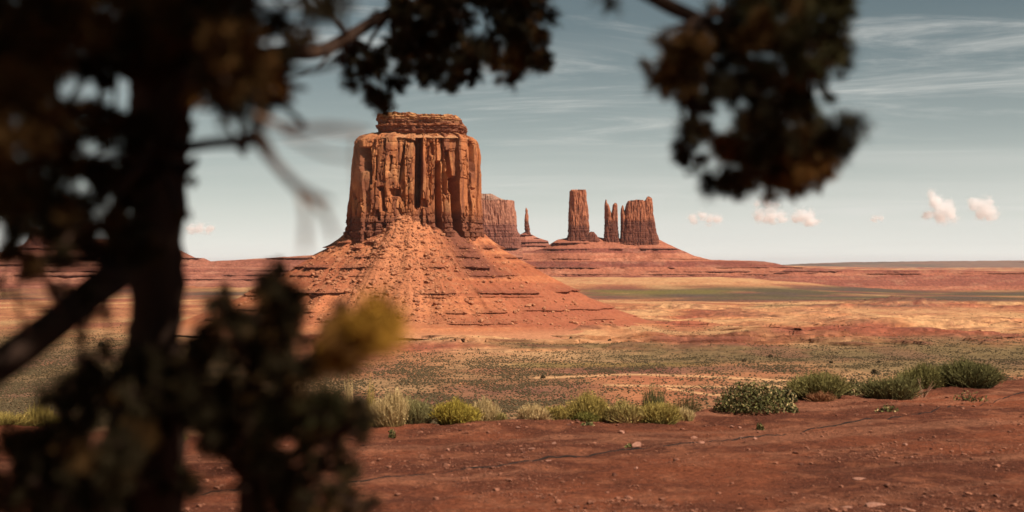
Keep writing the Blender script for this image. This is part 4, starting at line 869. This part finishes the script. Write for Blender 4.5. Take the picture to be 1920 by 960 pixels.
# ------------------------------------------------------------------ bushes along the terrace edge
def tone2(name, rough=.85):
    m, nt, b = mat_new(name, rough, .15); at = nn(nt, 'ShaderNodeAttribute', attribute_name='tone')
    nt.links.new(at.outputs['Color'], b.inputs['Base Color']); return m
M_BLADE = tone2('bush_blades')
GREEN = (.33, .225, .055); STRAW = (.50, .335, .145); DARK = (.125, .105, .036); RED = (.30, .125, .055); OLIVE = (.19, .15, .045)
def tuft(name, x0, x1, yt, yb, c_tip, c_base, label, n=900, leafy=False, cat='bush', spread=1.0, back=0.0, seed=None):
    xm = (x0 + x1) / 2; p = G(xm, yb); p[1] += back
    p[0] = (xm - 960) / F * p[1]; p[2] = float(ter_z(np.array([p[0]]), np.array([p[1]]))[0]) - .01
    n = int(n * (1.7 if not leafy else 1.1)); w = 1.12 * (x1 - x0) / F * p[1] / 2; top = EYE + (HZ - yt) / F * p[1]; h = max(.05, top - p[2])
    r_l = np.random.default_rng(seed or int(x0 * 7 + yb))
    e = empty(name, p); tag(e, label, cat, 'low bushes and tufts along the terrace edge')
    ct = np.array(c_tip); cb = np.array(c_base)
    if not leafy:
        a = r_l.uniform(0, 6.28, n); rb = np.sqrt(r_l.random(n)) * .70 * w
        base = np.stack([np.cos(a) * rb, np.sin(a) * rb * .8, -.02 + 0 * a], -1)
        ta = a + r_l.normal(size=n) * .35; rt = np.abs(rb * 1.35 + r_l.normal(size=n) * .16 * w)
        lump = .55 + .85 * fbm(base[:, 0] / (.38 * w) + xm, base[:, 1] / (.5 * w) + 4, octaves=3, seed=12) + .18 * (r_l.random(n) < .05)
        hh = 1.02 * h * np.sqrt(np.clip(1 - .55 * (rt / w) ** 2, .12, 1)) * r_l.uniform(.55, 1.02, n) * lump
        tip = np.stack([np.cos(ta) * rt, np.sin(ta) * rt * .8, hh], -1)
        midp = base * .5 + tip * .5 + np.stack([0 * a, 0 * a, hh * .10], -1) + r_l.normal(size=(n, 3)) * .02 * h
        sdv = np.cross(tip - base, r_l.normal(size=(n, 3))); sdv /= np.linalg.norm(sdv, axis=1)[:, None] + 1e-9
        wd = r_l.uniform(.0028, .0060, (n, 1)) * (p[1] / 17)
        V = np.stack([base - sdv * wd * .5, base + sdv * wd * .5, midp + sdv * wd * .5, midp - sdv * wd * .5, tip + sdv * wd * .25, tip - sdv * wd * .25], 1).reshape(-1, 3)
        i6 = np.arange(n)[:, None] * 6
        Q = np.concatenate([i6 + np.array([0, 1, 2, 3]), i6 + np.array([3, 2, 4, 5])], 0)
        vr = r_l.uniform(.6, 1.4, (n, 1)); cm = cb + (ct - cb) * .6
        cc_ = np.stack([cb * vr * .8, cb * vr * .8, cm * vr, cm * vr, ct * vr, ct * vr], 1).reshape(-1, 3)
        mesh_np('blades', V, Q, M_BLADE, e, smooth=False, col=cc_)
        nl = int(n * (.9 if name == 'rabbitbrush' else .15)); pk_ = r_l.integers(0, n, nl); lc = base[pk_] + (tip[pk_] - base[pk_]) * r_l.uniform(.45, 1.04, (nl, 1)) + r_l.normal(size=(nl, 3)) * np.array([.07 * w, .07 * w, .05 * h])
        lc[:, 2] = np.maximum(lc[:, 2], .01); la = r_l.normal(size=(nl, 3)) + np.array([0, 0, .8]); la /= np.linalg.norm(la, axis=1)[:, None]; lb = np.cross(la, r_l.normal(size=(nl, 3))); lb /= np.linalg.norm(lb, axis=1)[:, None] + 1e-9
        ls_ = .014 * (p[1] / 17) * r_l.uniform(.6, 1.4, (nl, 1))
        LV = np.stack([lc - la * ls_, lc + lb * ls_ * .3, lc + la * ls_, lc - lb * ls_ * .3], 1).reshape(-1, 3)
        mesh_np('leaves', LV, np.arange(4 * nl).reshape(-1, 4), M_BLADE, e, smooth=False, col=np.repeat(ct * r_l.uniform(.55, 1.35, (nl, 1)), 4, 0))
        # woody stems at the heart
        tv, tf, of = [], [], 0
        for k in range(9):
            b0 = np.array([r_l.normal() * .15 * w, r_l.normal() * .1 * w, -.02]); t0 = np.array([r_l.normal() * .5 * w, r_l.normal() * .3 * w, h * r_l.uniform(.4, .75)])
            q_, f_q = tube([b0, (b0 + t0) / 2 + r_l.normal(size=3) * .05 * w, t0], [.006, .005, .002], 4, 5); tv.append(q_); tf.append(f_q + of); of += len(q_)
        mesh_np('stems', np.concatenate(tv), np.concatenate(tf), M_BARK, e)
    else:
        d3 = r_l.normal(size=(n, 3)); d3 /= np.linalg.norm(d3, axis=1)[:, None]; d3[:, 2] = np.abs(d3[:, 2])
        lump = .72 + .5 * fbm(d3[:, 0] * 2.2 + 3, d3[:, 1] * 2.2 + 3, d3[:, 2] * 2.2, octaves=3, seed=int(x0))
        c = d3 * (r_l.random(n) ** .35 * lump)[:, None] * np.array([w * 1.05, w * .8, h])
        s_ = .020 * (p[1] / 17); a_ = r_l.normal(size=(n, 3)); a_ /= np.linalg.norm(a_, axis=1)[:, None]; b_ = np.cross(a_, r_l.normal(size=(n, 3))); b_ /= np.linalg.norm(b_, axis=1)[:, None]
        sz = s_ * r_l.uniform(.6, 1.3, (n, 1))
        V = np.stack([c - a_ * sz, c + b_ * sz * .5, c + a_ * sz, c - b_ * sz * .5], 1).reshape(-1, 3)
        vr = r_l.uniform(.5, 1.5, (n, 1)); kk = r_l.random((n, 1)) < .2
        base_c = np.where(kk, np.array(STRAW) * .7, ct + (cb - ct) * r_l.random((n, 1)))
        mesh_np('leaves', V, np.arange(4 * n).reshape(-1, 4), M_BLADE, e, smooth=False, col=np.repeat(base_c * vr, 4, 0))
        tv, tf, of = [], [], 0
        for k in range(14):
            b0 = np.array([r_l.normal() * .1 * w, 0, -.02]); t0 = np.array([r_l.uniform(-.8, .8) * w, r_l.uniform(-.5, .5) * w, h * r_l.uniform(.3, .7)])
            q_, f_q = tube([b0, (b0 + t0) / 2, t0], [.008, .005, .002], 4, 5); tv.append(q_); tf.append(f_q + of); of += len(q_)
        mesh_np('stems', np.concatenate(tv), np.concatenate(tf), M_BARK, e)
    return e
tuft('grass_tuft', -40, 60, 766, 806, GREEN, OLIVE, 'yellow-green tuft at the left picture edge beyond the dark sapling', 600)
tuft('grass_tuft', 50, 112, 758, 803, GREEN, OLIVE, 'taller yellow-green tuft at left beside the edge tuft, behind blurred leaves', 600)
tuft('grass_tuft', 300, 350, 806, 830, GREEN, DARK, 'small green tuft glimpsed between trunk base and sapling', 350)
tuft('rabbitbrush', 636, 668, 716, 762, STRAW, DARK, 'thin straw tuft just right of the dark sapling', 260, back=1.0)
tuft('rabbitbrush', 681, 712, 732, 764, GREEN, RED, 'small yellow-green tuft peeping above the big straw bush', 420, back=.9)
tuft('rabbitbrush', 694, 766, 738, 800, STRAW, (.26, .17, .06), 'large straw-coloured bush beside the dark sapling', 1200)
tuft('rabbitbrush', 742, 812, 744, 797, (.25, .20, .075), (.07, .052, .024), 'grey-green bush with dark bare stems between straw bush and bright green bush', 900)
tuft('rabbitbrush', 815, 897, 751, 798, (.34, .235, .036), (.17, .12, .025), 'bright yellow-green dense bush left of centre on the terrace edge', 1700)
tuft('grass_tuft', 882, 936, 752, 793, STRAW, (.25, .15, .06), 'dry straw tuft touching the bright yellow-green bush on its right', 900)
tuft('grass_tuft', 922, 952, 770, 793, (.30, .22, .07), (.2, .14, .05), 'smallest pale tuft right of the dry straw tuft', 300)
tuft('grass_tuft', 972, 1030, 761, 793, STRAW, RED, 'straw tuft with rust-red base, first right of the gap', 900)
tuft('rabbitbrush', 1018, 1064, 760, 791, GREEN, (.22, .16, .05), 'yellow-green bush right of the rust-based straw tuft', 800)
tuft('rabbitbrush', 1062, 1142, 739, 789, GREEN, (.055, .042, .018), 'tall rounded green bush with dark heart in the middle of the edge', 1600)
tuft('rabbitbrush', 1078, 1122, 772, 793, (.15, .125, .025), OLIVE, 'little green bush in front of the tall dark-hearted one', 500)
tuft('rabbitbrush', 1136, 1204, 752, 791, (.32, .23, .07), RED, 'straw-green bush leaning right of the tall dark-hearted one', 1000)
tuft('rabbitbrush', 1196, 1274, 756, 788, GREEN, OLIVE, 'low spreading green bush right of the straw-green one', 1100)
tuft('grass_tuft', 1262, 1304, 763, 782, STRAW, (.25, .18, .06), 'sparse pale tuft at the right end of the low green bush', 260)
tuft('rabbitbrush', 1200, 1254, 734, 768, DARK, (.05, .034, .018), 'dark brown-green bush standing behind the low green bush', 800, back=1.6)
tuft('rabbitbrush', 1256, 1316, 739, 764, (.14, .095, .035), (.07, .045, .02), 'small dark brownish bush behind the sparse pale tuft', 600, back=1.8)
tuft('saltbush', 1348, 1478, 714, 771, (.13, .11, .03), (.06, .055, .02), 'broad leafy olive bush with small round leaves right of centre', 3600, leafy=True)
tuft('saltbush', 1455, 1492, 728, 765, (.07, .06, .02), (.05, .045, .018), 'small dark leafy bush tucked right of the broad leafy one', 800, leafy=True, back=.6)
tuft('rabbitbrush', 1478, 1586, 701, 749, OLIVE, (.07, .058, .02), 'wide dome of olive green bush with a rusty tuft before it', 2000)
tuft('grass_tuft', 1514, 1564, 731, 753, RED, (.22, .10, .04), 'rusty dry tuft in front of the wide olive dome', 500)
tuft('saltbush', 1574, 1624, 714, 741, (.07, .06, .022), DARK, 'small dark bush right of the wide olive dome', 900, leafy=True, back=.6)
tuft('rabbitbrush', 1618, 1720, 700, 746, (.15, .125, .042), (.08, .065, .028), 'grey-green low bush left of the dead pale twigs', 1800)
tuft('rabbitbrush', 1684, 1766, 683, 738, (.16, .13, .038), (.08, .065, .026), 'taller olive bush behind the dead pale twigs', 1500, back=.8)
tuft('rabbitbrush', 1752, 1874, 679, 728, (.125, .105, .034), (.06, .05, .02), 'large dark bush at the far right of the terrace edge', 2400)
# weeds on the open dirt
for i, (x_, y_, w_, h_, l_) in enumerate([(1486, 778, 26, 18, 'leafy green weed on the dirt below the broad leafy bush'), (1425, 800, 16, 8, 'tiny flat green weed left of the leafy weed'), (1664, 772, 40, 14, 'flat sprawling weed below the grey-green low bush'),
        (1820, 752, 60, 22, 'thin sprawling weed beside the dark line at far right'), (1102, 799, 24, 8, 'dark green weed in front of the little green bush'), (735, 820, 12, 18, 'single upright weed below the large straw bush'), (1180, 842, 14, 10, 'small dark weed against the biggest stone')]):
    tuft('weed', x_ - w_ / 2, x_ + w_ / 2, y_ - h_, y_, (.13, .12, .035), (.06, .055, .02), l_, 120, leafy=True, cat='weed')
# dead pale twigs
p = G(1732, 744); p[2] = float(ter_z(np.array([p[0]]), np.array([p[1]]))[0])
dt = empty('dead_branch', p); tag(dt, 'bleached dead twigs fanning up before the olive bush', 'dead twigs')
r_l = np.random.default_rng(5)
for k in range(11):
    a = r_l.uniform(-1.15, 1.15); ln = r_l.uniform(.16, .30); t0 = np.array([math.sin(a) * ln, r_l.normal() * .06, math.cos(a) * ln])
    v_, f = tube([(0, 0, -.02), t0 * .5 + r_l.normal(size=3) * .02, t0], [.008, .006, .003], 5, 7); mesh_np('twig', v_, f, M_TWIG, dt)

# ------------------------------------------------------------------ stones, pebbles, dark strip for a wire's shadow
M_STONE = stuff_mat('red_stone', (.22, .085, .052), (.40, .19, .125), 5)
M_PEB = stuff_mat('pebble_stone', (.07, .024, .016), (.36, .140, .078), 9.0)  # dark end of the range paints small shadows among the pebbles
stone_meshes = [rock_mesh('stone', 300 + i, 2, .62) for i in range(4)]
slab_meshes = [rock_mesh('slab', 320 + i, 2, .22) for i in range(2)]
for me in stone_meshes + slab_meshes: me.materials.append(M_STONE)
for i, (x_, y_, w_, sl_, l_) in enumerate([(1192, 842, 24, 0, 'biggest stone in mid dirt, just above the dark line'), (1164, 813, 14, 0, 'angular stone above and left of the biggest stone'), (1302, 818, 11, 0, 'dark stone right of the biggest stone, higher up'), (1314, 838, 15, 0, 'pale stone touching the dark line right of the biggest stone'),
        (1029, 868, 14, 1, 'flat stone lying on the dark line near its middle'), (1372, 794, 10, 0, 'dark stone below the broad leafy bush'), (1387, 795, 8, 0, 'paler small stone beside the dark one below the leafy bush'), (1697, 841, 11, 0, 'isolated pale-topped stone on the open dirt at right'), (1193, 882, 9, 0, 'small upright stone below the dark line'),
        (971, 804, 10, 0, 'dark red stone at the terrace edge in the gap between bushes'), (840, 849, 10, 0, 'dark lump of stone below the bright yellow-green bush'), (997, 846, 14, 1, 'dark flat stone, first of the loose row left of centre'), (1040, 838, 10, 0, 'dark stone at right end of the loose row'), (980, 845, 10, 1, 'flat stone at left end of the loose row'),
        (1390, 820, 17, 1, 'thin pale slab above the dark line right of centre'), (1640, 945, 40, 1, 'largest flat slab half buried at the bottom edge'), (1590, 950, 26, 1, 'flat slab left of the largest one at the bottom edge'), (1612, 902, 28, 1, 'half-buried slab above the bottom slabs'), (1700, 955, 34, 1, 'flat slab right of the largest one at the bottom edge'),
        (1600, 741, 9, 0, 'pale stone below the small dark bush at right'), (1416, 826, 9, 0, 'round pale stone on the dark line at right'), (1710, 866, 8, 0, 'small pale stone alone far right on the dirt')]):
    p = G(x_, y_); s = w_ / F * p[1] / 2; p[2] = float(ter_z(np.array([p[0]]), np.array([p[1]]))[0]) + s * (.02 if sl_ else .2)
    o = bpy.data.objects.new('slab' if sl_ else 'stone', (slab_meshes[i % 2] if sl_ else stone_meshes[i % 4])); C.objects.link(o); o.location = p; o.scale = (s * 1.1, s, s); o.rotation_euler = (0, 0, i * 1.7)
    tag(o, l_, 'stone', 'loose stones on the red dirt')
NP = 34000
pyP = 715 + 260 * rng.random(NP) ** .8; pxP = rng.uniform(150, 1960, NP); gp = np.stack([(pxP - 960) / F * EYE * F / (pyP - HZ), EYE * F / (pyP - HZ)], -1)
ok = gp[:, 1] < edge_y(gp[:, 0]) - .05; gp = gp[ok]; clu = fbm(gp[:, 0] / .9, gp[:, 1] / .9, octaves=3, seed=91); gp = gp[rng.random(len(gp)) < sst(.35, .62, clu) * .9 + .1]
zp = ter_z(gp[:, 0], gp[:, 1]); bv, bf, off = [], [], 0
pt = []
for k in range(4):
    me = rock_mesh('pebble_shape', 340 + k, 1, .65); pt.append((np.array([v.co[:] for v in me.vertices]), np.array([q.vertices[:] for q in me.polygons]))); bpy.data.meshes.remove(me)
for i in range(len(gp)):
    vv, ff = pt[i % 4]; s = min(.035, .006 + .004 * rng.pareto(2.4)); a = rng.uniform(0, 6.28); ca, sa = math.cos(a), math.sin(a)
    w = vv * s * np.array([1.2, .9, 1.0]); bv.append(np.stack([w[:, 0] * ca - w[:, 1] * sa, w[:, 0] * sa + w[:, 1] * ca, w[:, 2]], -1) + np.array([gp[i, 0], gp[i, 1], zp[i] + s * .25])); bf.append(ff + off); off += len(vv)
peb = mesh_np('pebbles', np.concatenate(bv), None, M_PEB, smooth=False, tris=np.concatenate(bf)); tag(peb, 'scattered red and tan pebbles on the dirt', 'pebbles', kind='stuff')

M_SHADOW_STRIP = stuff_mat('shadow_strip_dark', (.008, .006, .005), (.025, .014, .010), 3.0, .8)
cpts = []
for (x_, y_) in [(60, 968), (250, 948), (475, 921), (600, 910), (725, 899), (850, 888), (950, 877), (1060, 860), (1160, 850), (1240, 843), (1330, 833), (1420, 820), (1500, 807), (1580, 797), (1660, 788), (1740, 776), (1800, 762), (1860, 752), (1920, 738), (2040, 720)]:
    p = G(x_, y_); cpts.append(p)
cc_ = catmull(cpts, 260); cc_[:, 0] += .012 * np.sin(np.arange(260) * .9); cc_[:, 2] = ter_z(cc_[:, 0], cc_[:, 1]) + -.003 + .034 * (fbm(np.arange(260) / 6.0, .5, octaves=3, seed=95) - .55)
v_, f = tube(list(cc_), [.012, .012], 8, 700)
strip_ob = mesh_np('shadow_strip', v_, f, M_SHADOW_STRIP); tag(strip_ob, 'thin dark strip laid across the red dirt for the shadow of a wire', 'shadow_strip')  # dark tube on the dirt in place of an overhead wire's shadow

# ------------------------------------------------------------------ small cumulus far away
def cloud(label, puffs, seed, D=16000):
    xs_ = [q[0] for q in puffs]; ys_ = [q[1] for q in puffs]; rs_ = [q[2] for q in puffs]
    x0, x1 = min(a - r for a, r in zip(xs_, rs_)), max(a + r for a, r in zip(xs_, rs_)); y0, y1 = min(a - r for a, r in zip(ys_, rs_)), max(a + .6 * r for a, r in zip(ys_, rs_))
    k_ = D / F; hx_, hz_ = (x1 - x0) / 2 * 1.25 * k_, (y1 - y0) / 2 * 1.3 * k_
    mc = bpy.data.materials.new('cloud_vapour'); mc.use_nodes = True; nt = mc.node_tree; nt.nodes.clear()
    pv_ = nt.nodes.new('ShaderNodeVolumeScatter'); pv_.inputs['Color'].default_value = (.955, .98, 1, 1); pv_.inputs['Anisotropy'].default_value = .1
    t_c = nt.nodes.new('ShaderNodeTexCoord')
    def mth(op, a, b_=None, cl=False):
        n_ = nt.nodes.new('ShaderNodeMath'); n_.operation = op; n_.use_clamp = cl
        for i_, q in enumerate((a, b_)):
            if q is None: continue
            if isinstance(q, (int, float)): n_.inputs[i_].default_value = q
            else: nt.links.new(q, n_.inputs[i_])
        return n_.outputs[0]
    # billows: a handful of soft-edged puffs torn by noise (object space, unit ellipsoid)
    nz_ = nt.nodes.new('ShaderNodeTexNoise'); nz_.inputs['Scale'].default_value = 1.9; nz_.inputs['Detail'].default_value = 5; nz_.inputs['Roughness'].default_value = .6
    mp_ = nt.nodes.new('ShaderNodeMapping'); mp_.inputs['Location'].default_value = (seed * 3.7, seed * 1.9, seed * 5.1); nt.links.new(t_c.outputs['Object'], mp_.inputs[0]); nt.links.new(mp_.outputs[0], nz_.inputs['Vector'])
    best = None
    for (x_, y_, r_) in puffs:
        vm = nt.nodes.new('ShaderNodeVectorMath'); vm.operation = 'DISTANCE'; sc3 = nt.nodes.new('ShaderNodeVectorMath'); sc3.operation = 'MULTIPLY'
        asp = hx_ / hz_
        sc3.inputs[1].default_value = (asp, asp * .8, 1); nt.links.new(t_c.outputs['Object'], sc3.inputs[0]); nt.links.new(sc3.outputs[0], vm.inputs[0])
        vm.inputs[1].default_value = ((x_ - (x0 + x1) / 2) * k_ / hx_ * asp, 0, ((y0 + y1) / 2 - y_) * k_ / hz_)
        e_ = mth('SUBTRACT', 1.0, mth('DIVIDE', vm.outputs['Value'], 1.4 * r_ * k_ / hz_))
        best = e_ if best is None else mth('MAXIMUM', best, e_)
    dn_ = mth('ADD', best, mth('MULTIPLY', mth('SUBTRACT', nz_.outputs[0], .5), 2.3))
    mr_ = nt.nodes.new('ShaderNodeMapRange'); mr_.interpolation_type = 'SMOOTHSTEP'; nt.links.new(dn_, mr_.inputs[0]); mr_.inputs[1].default_value = .05; mr_.inputs[2].default_value = .95; mr_.inputs[4].default_value = .024
    nt.links.new(mr_.outputs[0], pv_.inputs['Density'])
    mo = nt.nodes.new('ShaderNodeOutputMaterial'); nt.links.new(pv_.outputs[0], mo.inputs['Volume'])
    bm = bmesh.new(); bmesh.ops.create_icosphere(bm, subdivisions=4, radius=1.35)
    rr_ = np.array([v_.co[:] for v_ in bm.verts]); wb = .85 + .3 * fbm(rr_[:, 0] * 1.5 + seed, rr_[:, 1] * 1.5, rr_[:, 2] * 1.5, seed=seed)
    for v_, w_ in zip(bm.verts, wb): v_.co *= w_
    me = bpy.data.meshes.new('cumulus_cloud'); bm.to_mesh(me); bm.free(); me.materials.append(mc)
    o = bpy.data.objects.new('cumulus_cloud', me); C.objects.link(o); o.location = P((x0 + x1) / 2, (y0 + y1) / 2, D); o.scale = (hx_, max(hx_, hz_) * .8, hz_)
    tag(o, label, 'cloud', 'small cumulus clouds near the horizon')
cloud('tallest white puff of cloud standing at right', [(1748, 365, 10), (1757, 378, 14), (1772, 390, 17), (1785, 402, 14), (1765, 404, 14), (1740, 402, 10)], 1)
cloud('round white cloud at the far right beside the tallest puff', [(1826, 384, 12), (1845, 388, 16), (1860, 400, 13), (1838, 402, 10), (1853, 380, 10)], 2)
cloud('long low cloud under the hanging bough', [(1425, 405, 12), (1445, 404, 14), (1465, 406, 11), (1435, 410, 10)], 3)
cloud('small round cloud just right of the long low one', [(1502, 405, 14), (1520, 410, 14), (1490, 408, 9)], 4)
cloud('thin faint cloud above the long low one', [(1420, 382, 7), (1438, 380, 9), (1455, 383, 7)], 5)
cloud('pale flat cloud right of the castle-like rock', [(1300, 410, 9), (1318, 404, 10), (1345, 412, 10), (1330, 412, 10)], 6)
cloud('small white cloud just right of the tree trunk', [(358, 430, 9), (375, 428, 11), (392, 430, 10)], 7)
cloud('tiny flat cloud between the two cloud groups at right', [(1640, 410, 7), (1652, 409, 6)], 8)

# ------------------------------------------------------------------ haze
bm = bmesh.new(); bmesh.ops.create_cube(bm, size=1.0)
me = bpy.data.meshes.new('haze'); bm.to_mesh(me); bm.free()
mh = bpy.data.materials.new('desert_haze'); mh.use_nodes = True; nt = mh.node_tree; nt.nodes.clear()
pv = nt.nodes.new('ShaderNodeVolumePrincipled'); pv.inputs['Color'].default_value = (.80, .88, 1.0, 1); pv.inputs['Density'].default_value = 6e-6; pv.inputs['Anisotropy'].default_value = .3
mo = nt.nodes.new('ShaderNodeOutputMaterial'); nt.links.new(pv.outputs[0], mo.inputs['Volume']); me.materials.append(mh)
hzo = bpy.data.objects.new('haze', me); C.objects.link(hzo); hzo.scale = (320000, 100000, 540); hzo.location = (0, 45000, 110)
tag(hzo, 'thin pale haze filling the valley air', 'haze', kind='stuff')

# uncountable little pieces joined into one part each
for ob in list(scene.objects):
    if ob.parent is not None and ob.name.split('.')[0] in ('leaves', 'blades', 'stems', 'twigs', 'foliage', 'rubble'): ob['kind'] = 'stuff'
